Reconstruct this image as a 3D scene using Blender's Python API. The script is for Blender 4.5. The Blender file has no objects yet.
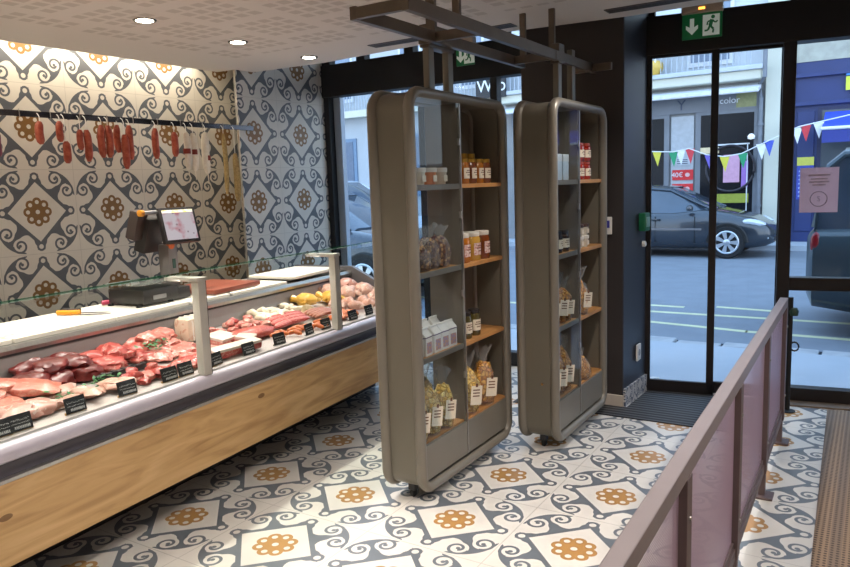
import bpy, bmesh, math, random
from mathutils import Vector, Matrix, noise as mnoise
PI = math.pi
col = bpy.context.scene.collection
R = math.radians

# ------------------------------------------------------------------ node helper
class S:
    """socket wrapper with arithmetic"""
    def __init__(s, nt, sock): s.nt, s.k = nt, sock
    def _m(s, op, b=None, c=None):
        n = s.nt.nodes.new('ShaderNodeMath'); n.operation = op
        for i, v in enumerate((s, b, c)):
            if v is None: continue
            if isinstance(v, S): s.nt.links.new(v.k, n.inputs[i])
            else: n.inputs[i].default_value = v
        return S(s.nt, n.outputs[0])
    def __add__(s, o): return s._m('ADD', o)
    def __sub__(s, o): return s._m('SUBTRACT', o)
    def __mul__(s, o): return s._m('MULTIPLY', o)
    def __truediv__(s, o): return s._m('DIVIDE', o)
    def abs(s): return s._m('ABSOLUTE')
    def lt(s, o): return s._m('LESS_THAN', o)
    def gt(s, o): return s._m('GREATER_THAN', o)
    def mn(s, o): return s._m('MINIMUM', o)
    def mx(s, o): return s._m('MAXIMUM', o)
    def fract(s): return s._m('FRACT')
    def sqrt(s): return s._m('SQRT')
    def rnd(s): return s._m('ROUND')
    def floor(s): return s._m('FLOOR')
    def sin(s): return s._m('SINE')
    def cos(s): return s._m('COSINE')
    def atan2(s, o): return s._m('ARCTAN2', o)
    def inv(s): return (s * -1.0) + 1.0
def hyp(a, b): return (a * a + b * b).sqrt()

MATS = {}
def newmat(name):
    m = bpy.data.materials.new(name); m.use_nodes = True
    nt = m.node_tree
    b = nt.nodes['Principled BSDF']
    return m, nt, b
def lin(c):
    f = lambda v: v / 12.92 if v <= .04045 else ((v + .055) / 1.055) ** 2.4
    return tuple(f(v / 255.) for v in c) + (1.,)
def mat(name, rgb=None, rough=.5, metal=0., var=.12, scale=12., rgb2=None, emit=0., bump=0., spec=.5, coat=0., stretch=None):
    """plain procedural material: noise drifts between rgb and a darker (or second) colour"""
    if name in MATS: return MATS[name]
    m, nt, b = newmat(name)
    a = lin(rgb)
    c = lin(rgb2) if rgb2 else tuple(v * (1 - var) for v in a[:3]) + (1.,)
    tc = nt.nodes.new('ShaderNodeTexCoord'); mp = nt.nodes.new('ShaderNodeMapping')
    if stretch: mp.inputs['Scale'].default_value = stretch
    nt.links.new(tc.outputs['Object'], mp.inputs[0])
    nz = nt.nodes.new('ShaderNodeTexNoise'); nz.inputs['Scale'].default_value = scale; nz.inputs['Detail'].default_value = 4
    nt.links.new(mp.outputs[0], nz.inputs['Vector'])
    rp = nt.nodes.new('ShaderNodeValToRGB')
    rp.color_ramp.elements[0].position = .35; rp.color_ramp.elements[1].position = .65
    rp.color_ramp.elements[0].color = c; rp.color_ramp.elements[1].color = a
    nt.links.new(nz.outputs[0], rp.inputs[0]); nt.links.new(rp.outputs[0], b.inputs['Base Color'])
    b.inputs['Roughness'].default_value = rough; b.inputs['Metallic'].default_value = metal
    b.inputs['Specular IOR Level'].default_value = spec
    b.inputs['Coat Weight'].default_value = coat
    if emit:
        nt.links.new(rp.outputs[0], b.inputs['Emission Color']); b.inputs['Emission Strength'].default_value = emit
    if bump:
        bp = nt.nodes.new('ShaderNodeBump'); bp.inputs['Strength'].default_value = bump; bp.inputs['Distance'].default_value = .01
        nt.links.new(nz.outputs[0], bp.inputs['Height']); nt.links.new(bp.outputs[0], b.inputs['Normal'])
    MATS[name] = m
    return m
def clear_mat(name, tint, refl=.1, alpha=0., rough=.02, body=(255, 255, 255)):
    """thin see-through sheet: straight transparency + mirror + a little body colour"""
    if name in MATS: return MATS[name]
    m, nt, b = newmat(name); nt.nodes.remove(b)
    out = [n for n in nt.nodes if n.type == 'OUTPUT_MATERIAL'][0]
    tr = nt.nodes.new('ShaderNodeBsdfTransparent'); tr.inputs[0].default_value = lin(tint)
    gl = nt.nodes.new('ShaderNodeBsdfGlossy'); gl.inputs['Roughness'].default_value = rough
    lw = nt.nodes.new('ShaderNodeFresnel'); lw.inputs[0].default_value = 1.45
    geo = nt.nodes.new('ShaderNodeNewGeometry')
    f = S(nt, lw.outputs[0]) * S(nt, geo.outputs['Backfacing']).inv() * refl * 10.
    f = f.mn(.9)
    mx = nt.nodes.new('ShaderNodeMixShader')
    nt.links.new(f.k, mx.inputs[0]); nt.links.new(tr.outputs[0], mx.inputs[1]); nt.links.new(gl.outputs[0], mx.inputs[2])
    last = mx
    if alpha:
        df = nt.nodes.new('ShaderNodeBsdfDiffuse'); df.inputs[0].default_value = lin(body)
        nz = nt.nodes.new('ShaderNodeTexNoise'); nz.inputs['Scale'].default_value = 25
        m2 = nt.nodes.new('ShaderNodeMixShader')
        nt.links.new((S(nt, nz.outputs[0]) * (2 * alpha)).mn(1.).k, m2.inputs[0])
        nt.links.new(mx.outputs[0], m2.inputs[1]); nt.links.new(df.outputs[0], m2.inputs[2]); last = m2
    nt.links.new(last.outputs[0], out.inputs[0])
    MATS[name] = m
    return m

def mixcol(nt, fac, a, b):
    n = nt.nodes.new('ShaderNodeMix'); n.data_type = 'RGBA'
    nt.links.new(fac.k, n.inputs[0])
    for i, v in ((6, a), (7, b)):
        if isinstance(v, tuple): n.inputs[i].default_value = v
        else: nt.links.new(v, n.inputs[i])
    return n.outputs[2]

def tile_mat(name, ax, a0, bx, b0, white, grey, ochre, s=.6, rough=.35, joint=.7):
    """encaustic-look tile: ochre eight-petal flower in a white diamond, grey scroll corners"""
    m, nt, b = newmat(name)
    tc = nt.nodes.new('ShaderNodeTexCoord'); sp = nt.nodes.new('ShaderNodeSeparateXYZ')
    nt.links.new(tc.outputs['Object'], sp.inputs[0])
    A = S(nt, sp.outputs[ax]); B = S(nt, sp.outputs[bx])
    ca = ((A - a0) / s + .5); cb = ((B - b0) / s + .5)
    u = ca.fract() - .5; v = cb.fract() - .5
    x = u.abs(); y = v.abs(); mn = x.mn(y); mx = x.mx(y)
    rho = hyp(u, v); phi = v.atan2(u); k = PI / 4
    psi = phi - (phi / k).rnd() * k
    d = hyp(rho * psi.cos() - .118, rho * psi.sin())
    orange = d.lt(.055).mx(rho.lt(.1))
    odot = d.lt(.024).mx(rho.lt(.026))
    orange = orange * odot.inv()
    rd = hyp(mn, mx - .414)
    t = mn + mx
    band = t.gt(.355) * t.lt(.412) * mx.lt(.42)
    mass = t.gt(.355) * hyp(mn - .185, mx - .185).lt(.302)
    sx = mn - .247; sy = mx - .390
    rs = hyp(sx, sy)
    f1 = rs - .085; f2 = hyp(mn - .170, mx - .362) - .094; f3 = hyp(mn - .125, mx - .435) - .078
    lobes = f1._m('SMOOTH_MIN', f2, .03)._m('SMOOTH_MIN', f3, .03).lt(.0)
    mass = mass * lobes.inv()
    ph = (sy.atan2(sx) / (2 * PI) + 1.).fract() * (2 * PI)
    a = .0083; r0 = .089
    w = .0125
    s1 = (rs - (ph * -a + r0)).abs().lt(w)
    s2 = (rs - (ph * -a + (r0 - a * 2 * PI))).abs().lt(w) * ph.lt(1.2)
    blob = hyp(sx - .004, sy).lt(.018)
    spiral = s1.mx(s2).mx(blob) * (mx).lt(.492)
    ring = rd.lt(.054)
    grey_f = band.mx(mass).mx(spiral).mx(ring) * rd.lt(.028).inv()
    nz = nt.nodes.new('ShaderNodeTexNoise'); nz.inputs['Scale'].default_value = 9.; nz.inputs['Detail'].default_value = 5
    nt.links.new(tc.outputs['Object'], nz.inputs['Vector'])
    n1 = S(nt, nz.outputs[0])
    wv = tuple(c * .86 for c in lin(white)[:3]) + (1.,)
    c0 = mixcol(nt, n1, wv, lin(white))
    c1 = mixcol(nt, grey_f, c0, mixcol(nt, n1, lin(grey), tuple(q * 1.25 for q in lin(grey)[:3]) + (1.,)))
    c2 = mixcol(nt, orange, c1, mixcol(nt, n1, lin(ochre), tuple(q * 1.2 for q in lin(ochre)[:3]) + (1.,)))
    jf = x.mx(y).gt(.4965) * (1 - joint)
    c3 = mixcol(nt, jf, c2, (0.12, 0.11, 0.10, 1))
    nt.links.new(c3, b.inputs['Base Color'])
    b.inputs['Roughness'].default_value = rough
    return m

# ------------------------------------------------------------------ mesh builder
class MB:
    def __init__(s): s.b = bmesh.new()
    def quad(s, *ps):
        vs = [s.b.verts.new(p) for p in ps]
        try: s.b.faces.new(vs)
        except ValueError: pass
        return s
    def box(s, x0, x1, y0, y1, z0, z1, bev=0., M=None):
        pts = [(x, y, z) for x in (x0, x1) for y in (y0, y1) for z in (z0, z1)]
        vs = [s.b.verts.new(M @ Vector(p) if M else p) for p in pts]
        fs = [s.b.faces.new([vs[i] for i in q]) for q in ((0,1,3,2),(4,6,7,5),(0,4,5,1),(2,3,7,6),(0,2,6,4),(1,5,7,3))]
        if bev:
            es = list({e for f in fs for e in f.edges})
            bmesh.ops.bevel(s.b, geom=es, offset=bev, segments=2, affect='EDGES', profile=.6)
        return s
    def loft(s, secs, cap=True, closed=False):
        rows = [[s.b.verts.new(p) for p in sec] for sec in secs]
        n = len(rows[0])
        rng = range(len(rows)) if closed else range(len(rows) - 1)
        for i in rng:
            a, c = rows[i], rows[(i + 1) % len(rows)]
            for j in range(n):
                s.b.faces.new((a[j], a[(j + 1) % n], c[(j + 1) % n], c[j]))
        if cap and not closed:
            s.b.faces.new(rows[0][::-1]); s.b.faces.new(rows[-1])
        return s
    def tube(s, path, r, seg=8, r2=None, closed=False):
        pts = [Vector(p) for p in path]; secs = []
        up0 = Vector((0, 0, 1))
        for i, p in enumerate(pts):
            if closed: t = pts[(i + 1) % len(pts)] - pts[i - 1]
            else: t = pts[min(i + 1, len(pts) - 1)] - pts[max(i - 1, 0)]
            t.normalize()
            up = up0 if abs(t.z) < .95 else Vector((1, 0, 0))
            a = t.cross(up).normalized(); b = a.cross(t).normalized()
            ri = r[i] if isinstance(r, (list, tuple)) else r
            q = ri if r2 is None else r2
            secs.append([p + a * (ri * math.cos(2 * PI * k / seg)) + b * (q * math.sin(2 * PI * k / seg)) for k in range(seg)])
        return s.loft(secs, closed=closed)
    def ring_yz(s, x, y0, y1, z0, z1, rad, rx, rn, seg=10, arc=7):
        """closed rounded-rectangle tube in the y-z plane"""
        path = rr_path(y0, y1, z0, z1, rad, arc); secs = []
        n = len(path)
        for i, (y, z, ny, nz) in enumerate(path):
            secs.append([(x + rx * math.cos(2 * PI * k / seg), y + ny * rn * math.sin(2 * PI * k / seg), z + nz * rn * math.sin(2 * PI * k / seg)) for k in range(seg)])
        return s.loft(secs, closed=True)
    def lathe(s, prof, c=(0, 0, 0), seg=16, M=None):
        rows = []
        for r, z in prof:
            row = []
            for k in range(seg):
                p = Vector((c[0] + r * math.cos(2 * PI * k / seg), c[1] + r * math.sin(2 * PI * k / seg), c[2] + z))
                row.append(s.b.verts.new(M @ p if M else p))
            rows.append(row)
        for a, b in zip(rows, rows[1:]):
            for j in range(seg): s.b.faces.new((a[j], a[(j + 1) % seg], b[(j + 1) % seg], b[j]))
        s.b.faces.new(rows[0][::-1]); s.b.faces.new(rows[-1])
        return s
    def prism(s, poly, h0, h1, axis='z'):
        f = {'z': lambda p, h: (p[0], p[1], h), 'x': lambda p, h: (h, p[0], p[1]), 'y': lambda p, h: (p[0], h, p[1])}[axis]
        return s.loft([[f(p, h0) for p in poly], [f(p, h1) for p in poly]])
    def lump(s, c, dims, seed=0, amp=.16, sub=3, freq=2.2, M=None, ridge=0.):
        r = random.Random(seed); off = Vector((r.uniform(-50, 50), r.uniform(-50, 50), r.uniform(-50, 50)))
        g = bmesh.ops.create_icosphere(s.b, subdivisions=sub, radius=1.)
        for v in g['verts']:
            p = v.co.copy()
            k = 1 + amp * 1.6 * mnoise.noise(p * freq * .6 + off) + amp * .8 * mnoise.noise(p * freq * 1.6 + off)
            if ridge: k += ridge * mnoise.noise(p * freq * 5 + off)
            p = p * k
            if p.z < -.55: p.z = -.55 + (p.z + .55) * .15
            q = Vector((p.x * dims[0], p.y * dims[1], p.z * dims[2]))
            if M: q = M @ q
            v.co = q + Vector(c)
        return s
    def build(s, name, m, parent=None, smooth=True, loc=None, rot=None, ang=40):
        bmesh.ops.recalc_face_normals(s.b, faces=s.b.faces)
        me = bpy.data.meshes.new(name); s.b.to_mesh(me); s.b.free()
        if smooth:
            me.polygons.foreach_set('use_smooth', [True] * len(me.polygons))
            try: me.set_sharp_from_angle(angle=R(ang))
            except Exception: pass
        o = bpy.data.objects.new(name, me); col.objects.link(o)
        if m: me.materials.append(m)
        if parent: o.parent = parent
        if loc is not None: o.location = loc
        if rot is not None: o.rotation_euler = rot
        return o
def rr_path(y0, y1, z0, z1, rad, arc=7):
    out = []
    for cy, cz, a0 in ((y1 - rad, z1 - rad, 0), (y0 + rad, z1 - rad, 90), (y0 + rad, z0 + rad, 180), (y1 - rad, z0 + rad, 270)):
        for k in range(arc + 1):
            a = R(a0 + 90 * k / arc)
            out.append((cy + rad * math.cos(a), cz + rad * math.sin(a), math.cos(a), math.sin(a)))
    return out
def tag(o, label=None, cat=None, group=None, kind=None):
    if label: o['label'] = label
    if cat: o['category'] = cat
    if group: o['group'] = group
    if kind: o['kind'] = kind
    return o
def thing(name, label, cat, loc=(0, 0, 0), rz=0., group=None):
    o = bpy.data.objects.new(name, None); col.objects.link(o)
    o.empty_display_size = .05; o.location = loc; o.rotation_euler = (0, 0, rz)
    return tag(o, label, cat, group)
def struct(o): return tag(o, kind='structure')
def kids(o): return [c for c in bpy.data.objects if c.parent is o]
def dup(o, loc=None, rz=None, label=None, parent=None):
    ch = kids(o)
    c = o.copy(); col.objects.link(c)
    if parent is not None: c.parent = parent
    if loc is not None: c.location = loc
    if rz is not None: c.rotation_euler = (0, 0, rz)
    if label: c['label'] = label
    for k in ch: dup(k, parent=c)
    return c
def text(name, body, size, m, parent, loc, rot, depth=.002, align='CENTER'):
    cu = bpy.data.curves.new(name, 'FONT'); cu.body = body; cu.size = size; cu.extrude = depth
    cu.align_x = align; cu.align_y = 'CENTER'
    tmp = bpy.data.objects.new(name + '_outline', cu); col.objects.link(tmp)
    bpy.context.view_layer.update()
    me = bpy.data.meshes.new_from_object(tmp.evaluated_get(bpy.context.evaluated_depsgraph_get()))
    bpy.data.objects.remove(tmp); bpy.data.curves.remove(cu)
    me.materials.clear(); me.materials.append(m)
    o = bpy.data.objects.new(name, me); col.objects.link(o)
    o.parent = parent; o.location = loc; o.rotation_euler = rot
    return o

# ------------------------------------------------------------------ materials
TAUPE = mat('taupe_paint', (130, 124, 113), .38, .2, .05, 6)
TAUPE_S = mat('taupe_shell', (117, 112, 99), .42, .15, .05, 5)
TAUPE_IN = mat('taupe_panel', (124, 115, 103), .5, .1, .08, 5)
BAR = mat('raw_steel', (112, 100, 88), .42, .5, .18, 9)
BLACKFRAME = mat('dark_brown_frame', (32, 27, 28), .45, .1, .15, 10)
HEADER = mat('black_header', (20, 21, 25), .6, 0, .15, 6)
OAK = None
STEEL = mat('brushed_steel', (176, 172, 168), .3, .8, .1, 20, stretch=(1, 8, 1))
POSTM = None
ALU = mat('satin_aluminium', (192, 186, 196), .28, .6, .06, 10)
WHITEBOARD = mat('white_cutting_plastic', (232, 226, 214), .45, 0, .07, 10)
DARK = mat('dark_plastic', (44, 42, 41), .45, 0, .15, 14)
BLACK = mat('black_rubber', (18, 18, 19), .6, 0, .2, 14)
GREY = mat('grey_metal', (122, 118, 120), .4, .4, .08, 10)
GLASS = clear_mat('clear_glass', (248, 250, 252), .05)
CASEGLASS = clear_mat('display_glass', (249, 252, 250), .06)
CABGLASS = clear_mat('cabinet_glass', (241, 245, 247), .06)
GREENEDGE = clear_mat('green_glass_edge', (70, 150, 115), .1, .25, body=(30, 120, 85))
FILM = clear_mat('crinkled_film', (246, 246, 244), .06, .09, .1)
WHITE = mat('white_paper', (235, 232, 226), .6, 0, .05, 20)
PINKPAPER = mat('pale_pink_paper', (205, 182, 188), .7, 0, .05, 12, emit=.0)
LILACTXT = mat('faded_print', (206, 182, 192), .7, 0, .05, 12)
CHALK = mat('chalk_white', (225, 225, 225), .8, 0, .2, 300)
SLATE = mat('chalkboard_black', (30, 31, 36), .6, 0, .2, 60)

def oak_mat():
    m, nt, b = newmat('knotty_oak')
    tc = nt.nodes.new('ShaderNodeTexCoord'); mp = nt.nodes.new('ShaderNodeMapping')
    mp.inputs['Scale'].default_value = (3, .55, 5)
    nt.links.new(tc.outputs['Object'], mp.inputs[0])
    nz = nt.nodes.new('ShaderNodeTexNoise'); nz.inputs['Scale'].default_value = 3.; nz.inputs['Detail'].default_value = 9; nz.inputs['Distortion'].default_value = 1.2
    nt.links.new(mp.outputs[0], nz.inputs['Vector'])
    rp = nt.nodes.new('ShaderNodeValToRGB')
    e = rp.color_ramp.elements
    e[0].position = .3; e[0].color = lin((172, 132, 84)); e[1].position = .68; e[1].color = lin((216, 178, 126))
    e2 = rp.color_ramp.elements.new(.5); e2.color = lin((202, 162, 108))
    nt.links.new(nz.outputs[0], rp.inputs[0])
    vo = nt.nodes.new('ShaderNodeTexVoronoi'); vo.inputs['Scale'].default_value = 1.
    mp2 = nt.nodes.new('ShaderNodeMapping'); mp2.inputs['Scale'].default_value = (1, 2.6, 5.5)
    nt.links.new(tc.outputs['Object'], mp2.inputs[0]); nt.links.new(mp2.outputs[0], vo.inputs['Vector'])
    knot = S(nt, vo.outputs['Distance']).lt(.075)
    c = mixcol(nt, knot * .75, rp.outputs[0], lin((96, 58, 28)))
    nt.links.new(c, b.inputs['Base Color']); b.inputs['Roughness'].default_value = .5
    MATS['knotty_oak'] = m
    return m
OAK = oak_mat()
SHELFWOOD = mat('shelf_wood', (196, 140, 82), .5, 0, .25, 14, stretch=(2, .4, 1))

FLOOR_M = tile_mat('floor_tiles', 0, -2.86, 1, 2.221, (228, 224, 216), (102, 109, 116), (172, 130, 76), rough=.32)
WALL_M = tile_mat('wall_tiles', 1, 2.908, 2, 2.106, (218, 212, 200), (84, 87, 92), (122, 88, 44), rough=.38, joint=.75)
PIER_M = tile_mat('pier_tiles', 1, 4.64, 2, 2.106, (214, 210, 200), (84, 87, 92), (122, 88, 44), rough=.38, joint=.75)

def ceiling_mat():
    m, nt, b = newmat('perforated_plasterboard')
    tc = nt.nodes.new('ShaderNodeTexCoord'); sp = nt.nodes.new('ShaderNodeSeparateXYZ')
    nt.links.new(tc.outputs['Object'], sp.inputs[0])
    X = S(nt, sp.outputs[0]); Y = S(nt, sp.outputs[1])
    # blocks of 4x4 square holes, every second block dropped half a step
    bx = (X + Y * .0) / .50
    row = bx.floor(); sh = (row / 2).fract() * 1.0
    by = Y / .50 + sh
    fx = bx.fract(); fy = by.fract()
    inb = fx.gt(.08) * fx.lt(.92) * fy.gt(.08) * fy.lt(.92)
    gx = ((fx - .08) / .21).fract(); gy = ((fy - .08) / .21).fract()
    hole = gx.gt(.16) * gx.lt(.84) * gy.gt(.16) * gy.lt(.84) * inb
    # plain margins along the wall and the window side
    hole = hole * X.gt(-4.25) * Y.lt(4.1)
    c = mixcol(nt, hole, lin((208, 201, 192)), lin((188, 180, 170)))
    nt.links.new(c, b.inputs['Base Color']); b.inputs['Roughness'].default_value = .8
    return m

def rib_mat(name, axis, period, c1, c2, duty=.5, rough=.7):
    m, nt, b = newmat(name)
    tc = nt.nodes.new('ShaderNodeTexCoord'); sp = nt.nodes.new('ShaderNodeSeparateXYZ')
    nt.links.new(tc.outputs['Object'], sp.inputs[0])
    f = (S(nt, sp.outputs[axis]) / period).fract().lt(duty)
    nz = nt.nodes.new('ShaderNodeTexNoise'); nz.inputs['Scale'].default_value = 14.
    nt.links.new(tc.outputs['Object'], nz.inputs['Vector'])
    c = mixcol(nt, f, lin(c1), lin(c2))
    c = mixcol(nt, S(nt, nz.outputs[0]) * .4, c, lin(c1))
    nt.links.new(c, b.inputs['Base Color']); b.inputs['Roughness'].default_value = rough
    return m
def woven_mat():
    m, nt, b = newmat('woven_brown_mat')
    tc = nt.nodes.new('ShaderNodeTexCoord'); sp = nt.nodes.new('ShaderNodeSeparateXYZ')
    nt.links.new(tc.outputs['Object'], sp.inputs[0])
    X = S(nt, sp.outputs[0]); Y = S(nt, sp.outputs[1])
    fx = (X / .022).fract() - .5; fy = (Y / .022).fract() - .5
    dot = hyp(fx, fy).lt(.30)
    bandx = (X / .11).fract().lt(.42)
    nz = nt.nodes.new('ShaderNodeTexNoise'); nz.inputs['Scale'].default_value = 3.
    nt.links.new(tc.outputs['Object'], nz.inputs['Vector'])
    base = mixcol(nt, bandx, lin((150, 124, 96)), lin((128, 108, 88)))
    base = mixcol(nt, S(nt, nz.outputs[0]) * .5, base, lin((116, 100, 86)))
    c = mixcol(nt, dot, base, lin((72, 58, 46)))
    nt.links.new(c, b.inputs['Base Color']); b.inputs['Roughness'].default_value = .7
    return m
def mesh_panel_mat():
    m, nt, b = newmat('lilac_perforated_sheet')
    out = [n for n in nt.nodes if n.type == 'OUTPUT_MATERIAL'][0]
    b.inputs['Base Color'].default_value = lin((196, 172, 194)); b.inputs['Metallic'].default_value = .2; b.inputs['Roughness'].default_value = .45
    tc = nt.nodes.new('ShaderNodeTexCoord'); sp = nt.nodes.new('ShaderNodeSeparateXYZ')
    nt.links.new(tc.outputs['Object'], sp.inputs[0])
    Y = S(nt, sp.outputs[1]); Z = S(nt, sp.outputs[2])
    h = hyp((Y / .008).fract() - .5, (Z / .008).fract() - .5).lt(.31)
    tr = nt.nodes.new('ShaderNodeBsdfTransparent'); mx = nt.nodes.new('ShaderNodeMixShader')
    nt.links.new(h.k, mx.inputs[0]); nt.links.new(b.outputs[0], mx.inputs[1]); nt.links.new(tr.outputs[0], mx.inputs[2])
    nt.links.new(mx.outputs[0], out.inputs[0])
    return m

# ------------------------------------------------------------------ room shell
o = MB(); o.prism([(-5.2, -1.6), (1.7, -1.6), (1.7, 5.95), (-1.43, 5.43), (-1.43, 5.75), (-5.2, 5.75)], -.06, 0.)
struct(o.build('floor', FLOOR_M, smooth=False))
o = MB()
o.prism([(-5.1, -1.6), (-5.1, 4.873), (-5.3, 4.873), (-5.3, -1.6)], 0, 3.2)
struct(o.build('wall_left', WALL_M, smooth=False))
o = MB(); o.prism([(-5.3, 4.90), (-5.1, 4.873), (-4.641, 4.463), (-4.64, 4.463), (-4.64, 5.72), (-5.3, 5.72)], 0, 3.2)
struct(o.build('wall_pier', PIER_M, smooth=False))
PLASTER = mat('warm_plaster', (196, 186, 172), .8, 0, .06, 3)
o = MB(); o.box(1.6, 1.7, -1.6, 5.95, 0, 3.2); struct(o.build('wall_right', PLASTER, smooth=False))
o = MB(); o.box(-5.3, 1.7, -1.7, -1.6, 0, 3.2); struct(o.build('wall_back', PLASTER, smooth=False))
CEIL = ceiling_mat()
o = MB()
o.prism([(-4.83, -1.6), (1.6, -1.6), (1.6, 4.74), (-1.40, 4.74), (-2.6, 4.60), (-3.88, 4.72), (-4.63, 4.66), (-4.63, 4.46), (-4.83, 4.44)], 2.62, 2.70)
struct(o.build('ceiling', CEIL, smooth=False))
o = MB(); o.box(-5.3, 1.7, -1.7, 6.1, 3.2, 3.3); struct(o.build('ceiling_upper', PLASTER, smooth=False))
PILLAR = mat('dark_brown_pillar', (50, 44, 43), .55, 0, .08, 4)
PILLARBLUE = mat('dark_blue_reveal', (54, 58, 68), .45, 0, .06, 4)
o = MB(); o.prism([(-2.20, 4.87), (-1.464, 4.87), (-1.464, 5.60), (-2.20, 5.72)], 0, 3.2)
pil = struct(o.build('wall_pillar', PILLAR, smooth=False))
o = MB(); o.prism([(-1.464, 4.868), (-1.456, 4.868), (-1.43, 5.37), (-1.464, 5.38)], 0, 3.2)
struct(o.build('wall_reveal', PILLARBLUE, smooth=False))
# skirting: plain pale board on the pillar front, tile offcut on the reveal
o = MB(); o.box(-2.2, -1.452, 4.852, 4.868, 0, .085, .004)
struct(o.build('baseboard_front', mat('pale_skirting', (190, 180, 168), .5, 0, .06), smooth=False))
SKIRT = tile_mat('skirting_tiles', 1, 5.06, 2, -.03, (214, 210, 206), (84, 92, 108), (84, 92, 108), s=.24, rough=.35)
o = MB(); o.prism([(-1.456, 4.868), (-1.442, 4.868), (-1.415, 5.36), (-1.43, 5.36)], 0, .13)
struct(o.build('baseboard_reveal', SKIRT, smooth=False))

# ---- left shop window
w1 = struct(thing('window_1', None, None, (0, 5.64, 0)))
def bar(mb, x0, x1, z0, z1, y0=-.04, y1=.05): mb.box(x0, x1, y0, y1, z0, z1, .004)
o = MB(); bar(o, -4.66, -2.15, 2.48, 2.78, -.06, .08)
o.build('header', HEADER, w1, False)
o = MB()
for x in (-4.64, -3.55, -2.82, -2.2): bar(o, x, x + .065, 0, 2.5)
bar(o, -4.64, -2.15, 0, .12); bar(o, -4.64, -2.15, 3.1, 3.2)
for x in (-4.64, -4.22, -3.68, -3.2, -2.75, -2.25): bar(o, x, x + .1, 2.75, 3.2)
o.build('frame', HEADER, w1, False)
o = MB(); o.box(-4.575, -4.49, .03, .09, 0, 2.48, .004); o.build('trim', mat('pale_blue_trim', (176, 188, 202), .4, .2, .05), w1, False)
for a, b_, z0, z1 in ((-4.575, -3.55, .12, 2.48), (-3.485, -2.82, .12, 2.48), (-2.755, -2.2, .12, 2.48)):
    o = MB(); o.box(a, b_, 0, .008, z0, z1); o.build('pane', GLASS, w1, False)
o = MB(); o.box(-4.6, -2.2, 0, .008, 2.78, 3.1); o.build('clerestory_pane', GLASS, w1, False)
# ---- glazed entrance, turned nine degrees
d1 = struct(thing('door_1', None, None, (-1.43, 5.38, 0), R(9)))
o = MB(); o.box(-.02, 3.1, -.06, .10, 2.455, 2.72, .004); o.build('header', BLACKFRAME, d1, False)
o = MB()
o.box(-.04, .012, -.05, .06, 0, 2.46, .004); o.box(.865, .945, -.05, .06, 0, 2.46, .004); o.box(2.3, 2.4, -.05, .06, 0, 2.46, .004)
o.box(.945, 3.1, -.04, .05, .79, .88, .004); o.box(.945, 3.1, -.04, .05, 0, .10, .004)
for x in (-.02, .9, 1.6, 2.35): o.box(x, x + .06, -.02, .06, 2.7, 3.2, .003)
o.box(-.02, 3.1, -.02, .06, 3.1, 3.2)
o.build('frame', BLACKFRAME, d1, False)
for k, (a, b_) in enumerate(((.012, .47), (.42, .868))):
    y = -.03 if k == 0 else .02
    o = MB(); o.box(a, a + .014 if k == 0 else a + .045, y - .015, y + .015, .0, 2.455, .003); o.box(b_ - (.05 if k == 0 else .010), b_, y - .015, y + .015, 0, 2.44, .003)
    o.box(a, b_, y - .015, y + .015, 0.005, .09, .003); o.box(a, b_, y - .015, y + .015, 2.435, 2.457, .003)
    lf = o.build('sliding_leaf', BLACKFRAME, d1, False)
    o = MB(); o.box(a + .01, b_ - .008, y - .003, y + .003, .09, 2.437); o.build('pane', GLASS, lf, False)
for a, b_, z0, z1 in ((.945, 2.3, .10, .79), (.945, 2.3, .88, 2.44), (2.4, 3.1, .1, 2.44)):
    o = MB(); o.box(a, b_, 0, .008, z0, z1); o.build('pane', GLASS, d1, False)
o = MB(); o.box(0, 3.1, .02, .028, 2.72, 3.1); o.build('clerestory_pane', GLASS, d1, False)
o = MB(); o.box(.94, 3.05, -.16, -.05, 0, .012); struct(o.build('trim_threshold', mat('brass_brown_strip', (122, 104, 86), .5, .3, .1), d1, False))

# ---- floor coverings
o = MB(); o.prism([(-2.2, 4.63), (-.48, 4.65), (-.48, 5.49), (-1.41, 5.345), (-1.43, 4.86), (-2.2, 4.84)], 0, .006)
tag(o.build('entrance_mat', rib_mat('ribbed_dark_mat', 1, .05, (30, 30, 32), (96, 96, 98), .4), smooth=False), 'dark grey ribbed entrance mat in front of the sliding glass doors', 'mat')
o = MB(); o.prism([(-.225, 5.38), (-.165, 3.1), (-.10, .3), (1.55, .3), (1.55, 5.66)], 0, .007)
tag(o.build('walkway_mat', woven_mat(), smooth=False), 'brown dotted woven walkway mat along the tiles beyond the railing', 'mat')

# ------------------------------------------------------------------ ceiling fittings
LAMP = mat('lamp_glow', (255, 246, 228), .5, emit=14.)
CHROME = mat('chrome', (120, 112, 104), .25, .8, .1)
for k, (x, y, lab) in enumerate(((-3.70, 2.87, 'recessed round ceiling spotlight nearest the front of the meat counter'),
                                 (-3.77, 3.67, 'recessed round ceiling spotlight in the middle of the row of three'),
                                 (-3.80, 4.44, 'recessed round ceiling spotlight closest to the shop window'))):
    t = thing('ceiling_spotlight', lab, 'light', (x, y, 2.62), group='ceiling spotlights over the counter')
    MB().lathe([(.05, -.003), (.056, -.006), (.066, -.006), (.069, 0), (.05, 0.0)]).build('bezel', CHROME, t)
    MB().lathe([(.0, -.008), (.03, -.010), (.05, -.0065), (.05, -.004), (.0, -.004)]).build('bulb', LAMP, t)
GR = mat('grille_dark', (92, 88, 86), .5, .2)
GR2 = mat('grille_slit', (58, 56, 56), .6)
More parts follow.
